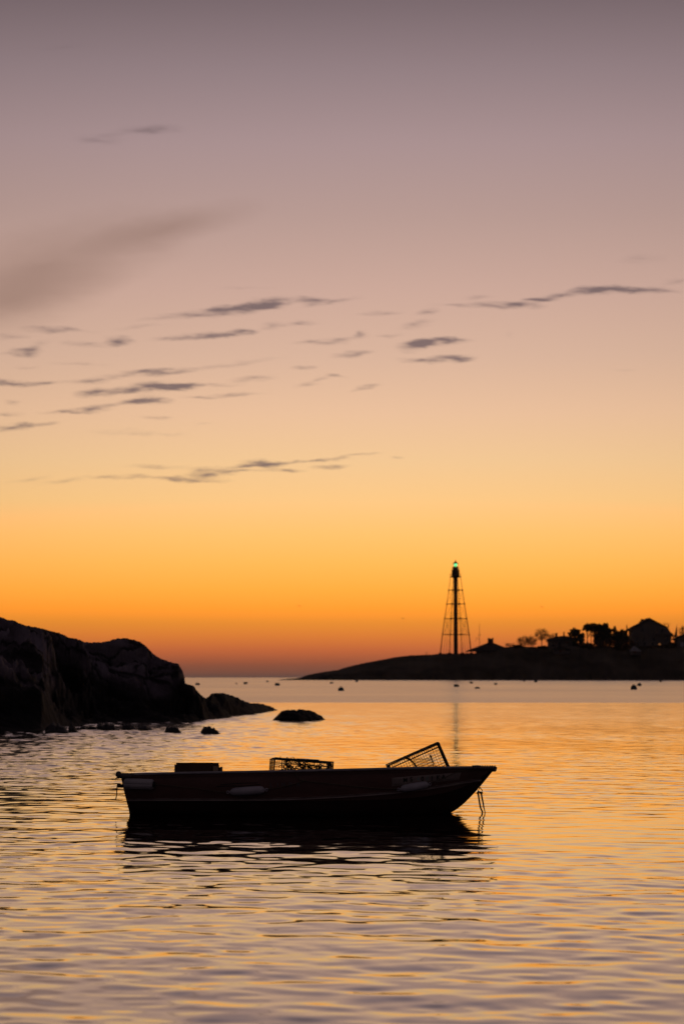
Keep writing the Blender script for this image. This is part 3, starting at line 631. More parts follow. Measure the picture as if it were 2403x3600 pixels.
def crown_tree(px, pyb, blobs, Y, seed, label, name='evergreen_tree', leaf=.34, n=2600, trunks=None, cat='tree', mat_=None, grp='evergreens on the far shore'):
    r_ = np.random.default_rng(seed); o = empty(name, P(px, pyb, Y)); tag(o, label, cat, grp); s_ = Y / F
    tot = sum(b[2] * b[3] for b in blobs); V = []
    for (bx, by, rx, ry) in blobs:
        cnt = int(n * rx * ry / tot); c = np.array([(bx - px) * s_, 0, (pyb - by) * s_]); R_ = np.array([rx * s_, min(rx, ry) * s_ * 1.1, ry * s_])
        nc_ = max(6, cnt // 28); cl = r_.normal(0, 1, (nc_, 3)); cl /= np.linalg.norm(cl, axis=1)[:, None]; cl *= r_.uniform(.25, .95, nc_)[:, None] ** .6
        idx = r_.integers(0, nc_, cnt); p = cl[idx] + r_.normal(0, .13, (cnt, 3)); p = c + p * R_
        a = r_.normal(0, 1, (cnt, 3)); a /= np.linalg.norm(a, axis=1)[:, None]; b_ = np.cross(a, r_.normal(0, 1, (cnt, 3))); b_ /= np.linalg.norm(b_, axis=1)[:, None]
        sz = leaf * r_.uniform(.5, 1.2, cnt)[:, None]
        V.append(np.stack([p + a * sz, p + b_ * sz * .6, p - a * sz, p - b_ * sz * .6], 1).reshape(-1, 3))
    V = np.concatenate(V); co = np_mesh('crown', V, np.arange(len(V)).reshape(-1, 4), mat_ or M_LEAF, False); co.parent = o
    m = MB()
    for (tx, lean, r0, hpx) in (trunks or [(px, 0, .22, pyb - blobs[0][1])]):
        x = (tx - px) * s_; m.tube([(x, 0, -.8), (x + lean * .4, .1, hpx * s_ * .5), (x + lean, 0, hpx * s_)], [r0, r0 * .8, r0 * .4], 6)
        for (bx, by, rx, ry) in blobs[:5]:
            m.tube([(x + lean * .5, 0, hpx * s_ * .55), ((bx - px) * s_, 0, (pyb - by) * s_)], [r0 * .5, r0 * .2], 4)
    m.build('trunk', M_BARK, o); return o
crown_tree(2022, 2276, [(2018,2222,17,16),(2032,2230,18,15),(2006,2230,12,11),(2042,2244,14,12),(2030,2256,22,16)], 886, 1, 'round topped evergreen, leftmost of the tree group', n=3600)
crown_tree(2076, 2276, [(2068,2206,19,12),(2088,2200,20,9),(2058,2214,12,8),(2100,2203,12,10),(2082,2216,16,7),(2098,2224,14,14)], 884, 2, 'umbrella shaped pine with sky gaps between its bare trunks', n=4200, trunks=[(2064,-.3,.2,60),(2086,.3,.24,62),(2076,.1,.14,60)])
crown_tree(2112, 2276, [(2112,2210,20,16),(2128,2200,12,11),(2120,2230,26,22),(2104,2248,20,24),(2136,2222,12,16)], 887, 3, 'dense dark evergreen at the middle of the tree group', n=6500)
crown_tree(2143, 2278, [(2150,2230,20,20),(2135,2250,20,22),(2172,2244,24,22),(2194,2242,18,24)], 885, 4, 'dark bushy evergreen behind the spiky topped one', n=3800)
def spruce(px, pyt, pyb, w, Y, seed, label, lean=0):
    r_ = random.Random(seed); o = empty('spruce_tree', P(px, pyb, Y)); tag(o, label, 'tree', 'pointed spruces on the far shore'); s_ = Y / F; Hh = (pyb - pyt) * s_; Ww = w * s_ / 2
    m = MB(); nl = 16
    for i in range(nl):
        t = i / nl; z = Hh * (.1 + .9 * t); rr = Ww * (1 - t) ** .8 + .08
        for kx in range(9):
            a = r_.uniform(0, 2 * PI); l_ = rr * r_.uniform(.6, 1.2); dx, dy = math.cos(a) * l_, math.sin(a) * l_
            up = .15 * l_
            for u in range(5):
                b_ = u / 5; cx_, cy_, cz_ = dx * (.2 + .8 * b_), dy * (.2 + .8 * b_), z + up * b_
                s2 = (.32 - .12 * b_) * r_.uniform(.8, 1.4) * min(1, Ww * .65)
                m.add([(cx_ - s2, cy_, cz_ + r_.uniform(-.2, .2)), (cx_, cy_ - s2, cz_ + .12), (cx_ + s2, cy_, cz_ + r_.uniform(-.25, .2)), (cx_, cy_ + s2 * .5, cz_ - .3)], [(0, 1, 2, 3)])
    m.build('crown', M_LEAF, o); MB().tube([(0, 0, -.5), (0, 0, Hh * 1.0)], [.2, .03], 6).build('trunk', M_BARK, o)
spruce(2160, 2199, 2278, 46, 884, 1, 'spiky topped spruce left of the smaller spruce')
spruce(2184, 2210, 2278, 42, 885, 2, 'shorter broad spruce left of the thin column tree')
spruce(2202, 2195, 2278, 12, 886, 3, 'thin pointed column tree against the left end of the gambrel house')
spruce(2172, 2216, 2278, 40, 889, 4, 'low hidden spruce filling between the two pointed spruces')
for i, (px, py, w, h, lab) in enumerate([(1818, 2276, 34, 9, 'rounded dark shrub at the left foot of the bare trees'), (2060, 2278, 60, 20, 'dark shrub mass under the umbrella shaped pine'),
        (2128, 2284, 90, 40, 'wide dark thicket under the dense evergreens'), (2195, 2284, 66, 44, 'dark thicket at the left foot of the gambrel house'),
        (2362, 2276, 34, 18, 'dark shrub between the gambrel house and the edge house'), (1905, 2280, 40, 10, 'low shrub left of the low house'), (2345, 2280, 50, 14, 'low shrub under the right wall of the gambrel house'),
        (2290, 2284, 70, 12, 'low hedge in front of the gambrel house wall')]):
    crown_tree(px, py, [(px - w * .22, py - h * .4, w * .3, h * .6), (px + w * .2, py - h * .35, w * .32, h * .6), (px, py - h * .45, w * .3, h * .62)], 876 + i % 3, 40 + i, lab, 'shrub', .3, 900 + w * 12, cat='shrub', mat_=M_SHRUB, grp='shrubs on the far shore', trunks=[(px, 0, .08, h * .6)])

# ------------------------------------------------------------------ mooring buoys
BU = [(694.6,2408,16,7,'b','flat mooring float nearest the headland on the left'),(831,2405,6,4,'d','tiny mooring buoy alone left of the channel middle'),
(863,2404.5,14,7,'b','flat mooring float above the tapering rock ledge'),(940,2397,8,5,'d','tiny far buoy just left of the point tip'),
(974.5,2410,17,9,'b','wide flat mooring float below the point tip'),(1165,2402.5,13,5,'b','small flat float under the left slope of the point'),
(1198,2428,21,13,'d','largest domed mooring buoy left of the lighthouse'),(1253,2397,10,6,'d','small buoy touching the waterline of the point'),
(1603,2414.5,18,9,'b','flat mooring float directly below the lighthouse'),(1655,2402.5,12,6,'b','small flat float right of the one below the lighthouse'),
(1676.5,2420.5,19,6,'d','low domed buoy lying right of the lighthouse reflection'),(1741,2407,11,6,'b','small flat float below the pavilion'),
(1841,2395.5,9,5,'d','tiny far buoy below the bushy bare trees'),(1881.5,2398,12,7,'d','small far buoy below the tallest bare tree'),
(2226,2424,22,17,'d','big domed mooring buoy at the right, nearest of all'),(2245.5,2411,16,10,'d','smaller domed buoy just behind the big right one'),
(2320,2397,9,8,'d','tiny far buoy nearest the right edge')]
for (px, py, w, h, kd, lab) in BU:
    D = CAMH * F / (py - HOR); s_ = D / F; o = empty('mooring_buoy', (P(px, py, D).x, D, -D * D / (2 * REFF))); tag(o, lab, 'buoy', 'mooring buoys on the bay')
    r_ = w * s_ / 2; hh = h * s_
    if kd == 'd': pf = [(r_ * .7, -.12), (r_ * .98, -.02), (r_, hh * .12), (r_ * .97, hh * .35), (r_ * .82, hh * .7), (r_ * .5, hh * .93), (r_ * .12, hh)]
    else: pf = [(r_ * .75, -.15), (r_ * .9, -.02), (r_, hh * .5), (r_ * .98, hh * .85), (r_ * .85, hh * .95), (r_ * .2, hh)]
    MB().lathe(pf, n=18).build('float', M_BUOY, o)
    MB().lathe([(r_ * 1.02, hh * .18), (r_ * 1.03, hh * .2), (r_ * 1.015, hh * .42), (r_ * .99, hh * .43)], n=18).build('band', M_BAND, o)
    MB().tube([(math.cos(a) * .05, 0, hh + .04 + math.sin(a) * .05) for a in np.linspace(0, 2 * PI, 9)], .012, 5).build('ring', M_IRON, o)
# gulls far off
for (px, py, Y, lab, sp) in ((1052, 2131, 600, 'tiny gull flying above the point, left of the lighthouse', .5), (1903, 2134, 620, 'tiny gull flying high above the bare trees', .55), (1415, 2175, 640, 'tiny gull flying close left of the lighthouse tower', .35)):
    m = MB(); m.lathe([(.02, -.25), (.07, -.12), (.09, 0), (.06, .15), (.03, .24)], n=8, axis='X')
    for s_ in (-1, 1): m.add([(-.08, s_ * .05, .03), (.1, s_ * .05, .03), (.08, s_ * .35, .2), (-.06, s_ * .35, .19), (-.02, s_ * .7, .1), (-.1, s_ * .68, .1)], [(0, 1, 2, 3), (3, 2, 4, 5)])
    o = m.build('gull', M_SIDING, loc=P(px, py, Y), rot=(0, 0, .9)); tag(o, lab, 'bird')

# ------------------------------------------------------------------ the boat
YC = 24.1
boat = empty('dinghy', (P(1076, 2865, YC).x, YC, 0)); BO = boat.location.copy()
tag(boat, 'dark red open workboat afloat with crate, traps and fenders aboard', 'boat')
def B(v): return Vector(v) - BO
TG = [0, .05, .15, .3, .45, .6, .72, .82, .9, .96, 1]
gx = [424, 490, 620, 830, 1030, 1210, 1360, 1490, 1600, 1680, 1732]
gy = [2724, 2721, 2718.5, 2714.5, 2711, 2706.5, 2702.5, 2699.5, 2698, 2697.5, 2698.5]
gb_ = [.50, .54, .59, .63, .64, .62, .565, .46, .31, .15, .012]
cx_ = [453, 520, 640, 850, 1040, 1215, 1350, 1465, 1565, 1655, 1731]
cy_ = [2846, 2849, 2852, 2855, 2857, 2856, 2853, 2843, 2820, 2775, 2706]
cb_ = [.42, .46, .52, .565, .575, .54, .46, .335, .19, .075, .011]
kx_ = [466, 540, 660, 850, 1040, 1215, 1360, 1500, 1600, 1672, 1730]
kz_ = [2880, 2885, 2892, 2900, 2904, 2903, 2897, 2885, 2854, 2784, 2712]
NT, NS = 72, 18
HEEL = .043
def hull_curves(t):
    f = lambda a: float(np.interp(t, TG, a))
    return f(gx), f(gy), f(gb_), f(cx_), f(cy_), f(cb_), f(kx_), f(kz_)
# smooth the curves by resampling with a small moving average
def sm(a):
    tt = np.linspace(0, 1, 401); y = np.interp(tt, TG, a); kk = np.hanning(41); kk /= kk.sum(); pad = np.concatenate([2 * y[0] - y[1:21][::-1], y, 2 * y[-1] - y[-21:-1][::-1]]); return np.convolve(pad, kk, 'valid')
SMC = [sm(a) for a in (gx, gy, gb_, cx_, cy_, cb_, kx_, kz_)]
def hull_pt(t, s, inner=0.):
    v = [float(np.interp(t, np.linspace(0, 1, 401), a)) for a in SMC]
    g = P(v[0], v[1], YC - v[2]); c = P(v[3], v[4], YC - v[5]); kk = P(v[6], v[7], YC)
    if s < .62:
        u = s / .62; p = g.lerp(c, u); p.y -= .035 * math.sin(PI * u) * min(1, v[2] / .3); p.x += .0
    else:
        u = (s - .62) / .38; m = Vector((c.x * .6 + kk.x * .4, c.y + (kk.y - c.y) * .22, kk.z + (c.z - kk.z) * .30))
        p = c * (1 - u) ** 2 + m * 2 * u * (1 - u) + kk * u * u
    return p
def mirror(p): b_ = YC - p.y; return Vector((p.x, YC + b_, p.z - 2 * b_ * HEEL))
svals = [i / NS for i in range(NS + 1)]; tvals = [1 - (1 - i / NT) ** 1.15 for i in range(NT + 1)]
near_g = [[hull_pt(t, s) for s in svals] for t in tvals]
def shell(off, up, flip):
    vs = []; n = 2 * NS + 1
    for row in near_g:
        pts = [p.copy() for p in row] + [mirror(p) for p in row[:-1]][::-1]
        for i, p in enumerate(pts):
            b_ = p.y - YC; q_ = max(0, abs(b_) - off); p = Vector((p.x, YC + math.copysign(q_, b_), p.z + up * min(1, i / 4, (n - 1 - i) / 4))); vs.append(B(p))
    fs = []
    for i in range(len(near_g) - 1):
        for j in range(n - 1):
            q_ = (i * n + j, i * n + j + 1, (i + 1) * n + j + 1, (i + 1) * n + j); fs.append(q_[::-1] if flip else q_)
    end = tuple(range(n)); fs.append(end if flip else end[::-1]); return vs, fs, n
vs, fs, n = shell(0, 0, False)
hm = MB().add(vs, fs, True); hm.sm[-1] = False
hull = hm.build('hull', M_HULL, boat); hull.data.materials.append(M_BOTTOM)
for i_ in range(len(near_g) - 1):
    for j_ in range(n - 1):
        if 8 <= j_ < n - 9: hull.data.polygons[i_ * (n - 1) + j_].material_index = 1
vs, fs, n = shell(.022, .03, True); hi = MB().add(vs, fs, True); hi.sm[-1] = False; hi.build('hull_lining', M_INNER, boat)
# gunwale all round
gp = [row[0] for row in near_g]; far_g = [mirror(p) for p in gp]
m = MB(); m.tube([B(p + Vector((0, -.004, 0))) for p in gp], .0135, 8); m.tube([B(p + Vector((0, .004, -.004))) for p in far_g], .0125, 8); m.build('gunwale', M_RAIL, boat)
MB().tube([B(gp[0]), B(far_g[0])], .016, 8).build('transom_cap', M_RAIL, boat)
# lookup of the near side by frame pixel
LK = []
for t in np.linspace(0, 1, 420):
    for s in np.linspace(0, .72, 60):
        p = hull_pt(float(t), float(s)); LK.append((*proj(*p), *p))
LK = np.array(LK)
def side(px, py, off=.006):
    d = (LK[:, 0] - px) ** 2 + (LK[:, 1] - py) ** 2; idx = np.argpartition(d, 4)[:4]; w = 1 / (d[idx] + .05); yy = float((LK[idx, 3] * w).sum() / w.sum())
    return B(P(px, py, yy - off))
ST_ = [(446,2812),(520,2811.5),(700,2811.5),(900,2811.5),(1050,2808.5),(1217,2799.5),(1385,2787),(1460,2778),(1528,2768),(1610,2754),(1690,2740)]
def strip(name, pts, w, off, mt, nseg=90, par=boat):
    m = MB(); xs = np.linspace(pts[0][0], pts[-1][0], nseg); vs = []
    sl = np.convolve(np.pad([interp(x, pts) for x in xs], 3, mode='edge'), np.ones(7) / 7, 'valid')
    for x, y in zip(xs, sl):
        for dy, of in ((-w, .0), (-w * .8, off), (0, off * .65), (w * .8, off), (w, 0.)): vs.append(side(x, y + dy, of + .002))
    m.add(vs, [(i * 5 + j, i * 5 + j + 1, (i + 1) * 5 + j + 1, (i + 1) * 5 + j) for i in range(nseg - 1) for j in range(4)], False)
    return m.build(name, mt, par)
strip('rub_strake', ST_, 5.0, .016, M_TRIM)
strip('sheer_band', [(432,2731),(620,2728.5),(830,2724.5),(1030,2721),(1210,2716.5),(1360,2712.5),(1490,2709.5),(1600,2708),(1700,2707)], 2.2, .010, M_HULL)
# registration board with its number
def quadpatch(name, tl, tr, br, bl, off, mt, par, nx=24, ny=4):
    m = MB(); vs = []
    for j in range(ny + 1):
        for i in range(nx + 1):
            u, v = i / nx, j / ny; a = [tl[q] * (1 - u) + tr[q] * u for q in (0, 1)]; b_ = [bl[q] * (1 - u) + br[q] * u for q in (0, 1)]; x, y = [a[q] * (1 - v) + b_[q] * v for q in (0, 1)]
            vs.append(side(x, y, off if 0 < i < nx and 0 < j < ny else .002))
    m.add(vs, [(j * (nx + 1) + i, (j + 1) * (nx + 1) + i, (j + 1) * (nx + 1) + i + 1, j * (nx + 1) + i + 1) for j in range(ny) for i in range(nx)]); return m.build(name, mt, par)
plate = quadpatch('number_board', (1377, 2734), (1620, 2715), (1612, 2742), (1377, 2764), .010, M_PLATE, boat)
def letters(txt, x, y, h, slope, mt, par, off, name='number', sx_=.9, bold=.02):
    cu = bpy.data.curves.new('t', 'FONT'); cu.body = txt; cu.size = 1; cu.offset = bold; to = bpy.data.objects.new('t', cu); COL.objects.link(to)
    dg = bpy.context.evaluated_depsgraph_get(); me0 = bpy.data.meshes.new_from_object(to.evaluated_get(dg))
    vs = [(v.co.x, v.co.y) for v in me0.vertices]; fs = [tuple(p.vertices) for p in me0.polygons]
    bpy.data.objects.remove(to); bpy.data.curves.remove(cu); bpy.data.meshes.remove(me0)
    hh = h / .72
    m = MB().add([side(x + vx * hh * sx_, y - vy * hh - slope * vx * hh * sx_, off) for vx, vy in vs], fs); return m.build(name, mt, par)
for ch_, x, y, mt in (('M', 1416, 2750.5, M_INK), ('S', 1440, 2747.5, M_INK), ('4', 1464, 2746.5, M_GINK), ('0', 1479, 2746, M_INK), ('8', 1496, 2744.5, M_GINK), ('1', 1512, 2743.5, M_INK), ('K', 1533, 2741, M_INK), ('A', 1551, 2739, M_INK)):
    letters(ch_, x, y, 16, .07, mt, plate, .0125)
for ch_, x, y in (('L', 948, 2767), ('I', 974, 2766.5), ('N', 989, 2766), ('D', 1014, 2765.5), ('A', 1042, 2765)):
    letters(ch_, x, y, 15, .02, M_FINK, boat, .0045, 'painted_name')
strip('painted_scroll', [(760,2766),(800,2763),(860,2764),(915,2757)], 1.2, .002, M_INK, 30)
strip('painted_scroll', [(775,2759),(840,2753.5),(905,2752)], 1.0, .002, M_INK, 30)
# inside: floor, thwarts
def thwart(px0, px1, py, name='thwart', hb=.5, t=.03, mt=M_INNER):
    a = P(px0, py, YC); b_ = P(px1, py, YC); c = (a + b_) / 2
    return MB().box(B(c), ((b_ - a).x, hb * 2, t)).build(name, mt, boat)
thwart(600, 780, 2752, 'stern_seat', .50); thwart(850, 905, 2752, 'thwart', .54); thwart(1200, 1260, 2752, 'thwart', .53); thwart(1578, 1640, 2736, 'bow_seat', .17)
thwart(560, 1370, 2822, 'floor_board', .30)
# wrapped corner pads, bow cap, wrapping
m = MB(); pts = [B(P(x, y, YC - .52)) for x, y in ((413, 2726), (425, 2727), (445, 2727.5), (464, 2727))]
m.tube(pts, [.026, .027, .026, .022], 10); m.lathe([(.01, -.03), (.026, -.018), (.03, 0), (.022, .022), (.008, .03)], B(P(417, 2722, YC - .53)), 10)
for x_, y_ in ((462, 2722), (470, 2724), (475, 2726), (412, 2736)): m.tube([B(P(x_ - 6, y_ + 3, YC - .535)), B(P(x_, y_ - 3, YC - .54)), B(P(x_ + 5, y_ + 2, YC - .54))], .006, 5)
m.build('stern_pad', M_CANV, boat)
m = MB(); m.add([], []); a = [P(1712, 2704, YC), P(1728, 2703.5, YC), P(1741, 2703.5, YC), P(1744.5, 2704.5, YC)]
m.tube([B(p) for p in a], [.026, .0275, .027, .018], 10); m.build('bow_cap', M_CANV, boat)
m = MB(); pv_ = []
for i in range(60):
    u = i / 59; x = 1660 + 78 * u; an = u * 2 * PI * 9; pv_.append(B(P(x, 2700 - 0 * u, YC - .02 + .035 * math.sin(an) - .22 * (1 - u)) + Vector((0, 0, .021 * math.cos(an) + .004))))
m.tube(pv_, .0055, 5); m.tube([B(P(x, y, YC - .2 + .2 * (x - 1655) / 60)) for x, y in ((1658, 2697), (1664, 2694.5), (1672, 2694), (1684, 2694.3), (1690, 2697))], .011, 6)
m.build('bow_lashing', M_ROPE, boat)
MB().tube([B(P(x, y, YC)) for x, y in ((1684, 2768), (1687.5, 2771), (1692, 2776), (1694.5, 2781), (1694, 2785), (1690, 2786))], .0042, 6).tube([B(P(x, y, YC)) for x, y in ((1687, 2767), (1683, 2773), (1679, 2779), (1680, 2786))], .0045, 6).build('bow_eye', M_IRON, boat)
m = MB(); m.box(B(P(424, 2763, YC - .35)), (.05, .07, .03)); m.box(B(P(420, 2761, YC - .35)), (.02, .11, .02)); m.build('stern_cleat', M_IRON, boat)

def rope(name, pts, r_, mt, label, group=None, cat='rope', n=6, knots=()):
    m = MB(); out = []
    for i in range(len(pts) - 1):
        for k_ in range(6):
            u = k_ / 6; p0 = pts[max(i - 1, 0)]; p1 = pts[i]; p2 = pts[i + 1]; p3 = pts[min(i + 2, len(pts) - 1)]
            out.append(.5 * ((2 * p1) + (-p0 + p2) * u + (2 * p0 - 5 * p1 + 4 * p2 - p3) * u * u + (-p0 + 3 * p1 - 3 * p2 + p3) * u ** 3))
    out.append(pts[-1]); rr = r_ if isinstance(r_, (list, tuple)) else [r_, r_]
    R_ = [float(np.interp(i / (len(out) - 1), np.linspace(0, 1, len(rr)), rr)) * (1 + .12 * mn.noise(Vector((i * .7, len(out), r_[0] * 100 if isinstance(r_, list) else r_ * 100)))) for i in range(len(out))]
    c = out[0].copy(); m.tube([p - c for p in out], R_, n)
    for (px_, py_, Y_, kr) in knots: m.lathe([(kr * .3, -kr), (kr * .9, -kr * .6), (kr, 0), (kr * .85, kr * .6), (kr * .3, kr)], P(px_, py_, Y_) - c, 8)
    o = m.build(name, mt, loc=c); tag(o, label, cat, group); return o
W_ = lambda px, py, off=.012: side(px, py, off) + BO
rope('mooring_rope', [P(1678, 2786, YC), P(1680.5, 2797, YC), P(1684, 2820, YC), P(1688, 2840, YC), P(1693.5, 2853, YC), P(1694, 2864, YC), P(1692, 2880, YC), P(1688, 2910, YC)], [.009, .0085, .0085, .0075, .006, .005], M_WEED, 'weedy rope hanging from the bow ring, the left of two', 'ropes hanging at the bow', knots=((1679, 2787, YC, .013), (1676.5, 2788.5, YC, .008), (1682.5, 2783.5, YC, .008)))
rope('mooring_rope', [P(1690, 2784, YC - .01), P(1692, 2800, YC - .01), P(1697, 2825, YC - .01), P(1699, 2838, YC - .01), P(1703, 2855, YC - .01), P(1702, 2868, YC - .01), P(1700, 2900, YC - .01)], [.0095, .0085, .007, .005, .0045, .0045], M_WEED, 'weedy rope hanging from the bow ring, the right of two', 'ropes hanging at the bow', knots=((1688.5, 2787, YC - .01, .013), (1694, 2788, YC - .01, .007), (1698.5, 2836, YC - .01, .0085)))
rope('stern_line', [P(425, 2757, YC - .35), P(417, 2755.5, YC - .35), P(413, 2760, YC - .35), P(411.5, 2775, YC - .35), P(410.5, 2793, YC - .35), P(407.5, 2811, YC - .35)], .0052, M_WEED, 'short loose rope end hanging from the stern cleat')
rope('fender_rope', [W_(545, 2757), W_(620, 2764), W_(700, 2773), W_(760, 2782), W_(800, 2786.5)], .004, M_ROPE, 'slack rope between the ribbed stern fender and the middle fender')
rope('fender_rope', [W_(938, 2773), W_(975, 2770), W_(1020, 2759), W_(1055, 2750), W_(1070, 2745)], .0045, M_ROPE, 'rope rising from the middle fender to the knot under the trap')
rope('fender_rope', [W_(1038, 2712, .03), W_(1042, 2725), W_(1052, 2738), W_(1068, 2745), W_(1160, 2755), W_(1290, 2769), W_(1398, 2774)], .0045, M_ROPE, 'long rope from the gunwale below the trap to the bow fender', knots=((1066, 2744, YC - .66, .012),))
rope('fender_rope', [W_(1508, 2752), W_(1530, 2745), W_(1560, 2735), W_(1600, 2716), W_(1640, 2704), W_(1665, 2700)], .004, M_ROPE, 'rope running from the bow fender up to the bow lashing')

# ------------------------------------------------------------------ fenders (each hangs on the near side)
def fender(name, p0, p1, r_, mt, label, ribs=0, sq=.0, ends=True):
    a = W_(*p0, r_ * .9); b_ = W_(*p1, r_ * .9); c = (a + b_) / 2; ln = (b_ - a).length; e = empty(name, c); d = (b_ - a).normalized()
    e.rotation_euler = (0, -math.atan2(d.z, d.x), math.atan2(d.y, d.x)); tag(e, label, 'fender', 'fenders tied along the hull')
    h = ln / 2; m = MB(); vs = []; nn_ = 32; pf = []
    if ribs: pf = [(-h, .80), (-h + .006, .93), (-h + .02, 1), (0, 1.03), (h - .02, 1), (h - .006, .93), (h, .80)]
    else: pf = [(-h, .22), (-h + .012, .6), (-h + .03, .86), (-h + .06, .98), (0, 1.03), (h - .05, .98), (h - .022, .86), (h - .008, .62), (h, .25)]
    for x, k_ in pf:
        for i in range(nn_):
            an = 2 * PI * i / nn_; rr = r_ * k_
            if ribs: rr *= 1 - .085 * (1 if (i % 4 == 0) else 0); q_ = .35; sqf = 1 / max(abs(math.cos(an)), abs(math.sin(an))); rr *= 1 + q_ * (min(sqf, 1.25) - 1)
            vs.append((x, rr * math.cos(an), rr * math.sin(an)))
    fs = [(i * nn_ + k_, i * nn_ + (k_ + 1) % nn_, (i + 1) * nn_ + (k_ + 1) % nn_, (i + 1) * nn_ + k_) for i in range(len(pf) - 1) for k_ in range(nn_)]
    fs += [tuple(range(nn_))[::-1], tuple((len(pf) - 1) * nn_ + k_ for k_ in range(nn_))]
    m.add(vs, fs, not ribs).build('body', mt, e)
    for s_ in (-1, 1):
        if ribs: MB().tube([(s_ * (h - .004), 0, 0), (s_ * (h + .012), 0, 0), (s_ * (h + .018), 0, 0)], [r_ * .55, r_ * .5, r_ * .3], 10).build('end_cap', M_INK, e)
        else:
            q_ = MB(); q_.tube([(s_ * (h - .01), 0, 0), (s_ * (h + .012), 0, 0)], [r_ * .30, r_ * .18], 8); q_.tube([(s_ * (h + .018) + .013 * math.cos(t), 0, .013 * math.sin(t)) for t in np.linspace(0, 2 * PI, 11)], .005, 6); q_.build('eyelet', mt, e)
    return e
fender('ribbed_fender', (439, 2755), (539, 2758), .051, M_FEND2, 'squarish ribbed grey fender at the stern corner', 1)
fender('tube_fender', (808, 2785), (930, 2777), .041, M_FEND, 'round ended white fender hanging amidships')
fender('tube_fender', (1406, 2774), (1504, 2758), .038, M_FEND, 'white tube fender tilted up below the number board')

# ------------------------------------------------------------------ crate on the stern seat
Yk = YC - .05; kc = Yk / F
crate = empty('wooden_crate', P(682, 2746.5, Yk)); tag(crate, 'open dark wooden crate with one pale board on the stern seat', 'crate')
def cxx(px): return (px - 682) * kc
def czz(py): return (2746.5 - py) * kc
MB().box(((cxx(622) + cxx(748)) / 2, -.19, czz(2681) / 2), (cxx(747) - cxx(629), .022, czz(2681.5))).build('front_panel', M_WOOD, crate)
MB().box(((cxx(617.5) + cxx(629)) / 2 + .001, -.17, czz(2687) / 2), (cxx(628) - cxx(617.5), .06, czz(2687))).build('corner_post', M_WOOD, crate)
MB().box((cxx(760), -.16, czz(2689) / 2), (cxx(773) - cxx(747.5), .022, czz(2688.5))).build('side_panel', M_WOOD, crate)
MB().box((cxx(760.5), -.178, czz(2692) / 2), (cxx(770) - cxx(752), .010, czz(2692.5))).build('pale_board', M_WOODL, crate)
MB().box((cxx(777.5), -.15, czz(2696) / 2), (cxx(782) - cxx(773.2), .05, czz(2696))).build('corner_post', M_WOOD, crate)
MB().box((cxx(690), .19, czz(2683.5) / 2), (cxx(772) - cxx(622), .02, czz(2686))).build('back_panel', M_WOOD, crate)
MB().box((cxx(618) + .012, .01, czz(2690) / 2), (.018, .32, czz(2692))).build('side_panel', M_WOOD, crate)
MB().box((cxx(780) - .012, .01, czz(2697) / 2), (.018, .30, czz(2699))).build('side_panel', M_WOOD, crate)
MB().box((cxx(700), .0, .012), (cxx(770) - cxx(630), .33, .02)).build('crate_floor', M_WOOD, crate)
m = MB(); m.box((cxx(687), -.19, czz(2681) + .001), (cxx(747) - cxx(629), .03, .006)); m.build('top_rim', M_WOOD, crate)

# ------------------------------------------------------------------ lobster traps
def wire_box(m, w, d, h, g, r_):
    def line(a, b_):
        j = lambda p: (p[0] + random.gauss(0, .0022), p[1], p[2] + random.gauss(0, .0022)); m.tube([j(a), j(b_)], r_, 4, cap=False, smooth=False)
    nx, ny, nz_ = round(w / g), round(d / g), round(h / g)
    X = [-w / 2 + w * i / nx for i in range(nx + 1)]; Yv = [-d / 2 + d * i / ny for i in range(ny + 1)]; Z = [h * i / nz_ for i in range(nz_ + 1)]
    for y in (-d / 2, d / 2):
        for x in X: line((x, y, 0), (x, y, h))
        for z in Z: line((-w / 2, y, z), (w / 2, y, z))
    for x in (-w / 2, w / 2):
        for y in Yv: line((x, y, 0), (x, y, h))
        for z in Z: line((x, -d / 2, z), (x, d / 2, z))
    for z in (0, h):
        for x in X: line((x, -d / 2, z), (x, d / 2, z))
        for y in Yv: line((-w / 2, y, z), (w / 2, y, z))
def edges(m, w, d, h, r_):
    for z in (0, h):
        m.tube([(-w / 2, -d / 2, z), (w / 2, -d / 2, z)], r_, 6); m.tube([(-w / 2, d / 2, z), (w / 2, d / 2, z)], r_, 6)
        m.tube([(-w / 2, -d / 2, z), (-w / 2, d / 2, z)], r_, 6); m.tube([(w / 2, -d / 2, z), (w / 2, d / 2, z)], r_, 6)
    for x in (-w / 2, w / 2):
        for y in (-d / 2, d / 2): m.tube([(x, y, 0), (x, y, h)], r_, 6)
# tilted trap near the bow
tb = empty('lobster_trap', P(1408, 2806, YC) + Vector((0, 0, 0)), (0, -math.radians(23.6), 0)); tag(tb, 'tilted wire lobster trap leaning in the bow, right of the boxy one', 'lobster trap')
w, d, h = .556, .46, .352
off = (w / 2, 0, 0)
def kids(lst, par):
    for o in lst: o.parent = par
m = MB(); wire_box(m, w, d, h, .0262, .0020); o = m.build('wire_mesh', M_WIRE, tb, off)
m = MB(); edges(m, w, d, h, .0042); m.tube([(w / 2, -d / 2 + .0, 0), (w / 2, -d / 2, h)], .009, 6); m.tube([(w / 2 - .018, -d / 2, 0), (w / 2 - .018, -d / 2, h - .02)], .005, 6); m.lathe([(.01, -.02), (.022, 0), (.01, .02)], (w / 2 - .01, -d / 2, h), 8); m.lathe([(.01, -.03), (.02, 0), (.01, .02)], (-w / 2 + .012, -d / 2, h - .02), 8); m.build('frame', M_WIRE, tb, off)
m = MB()
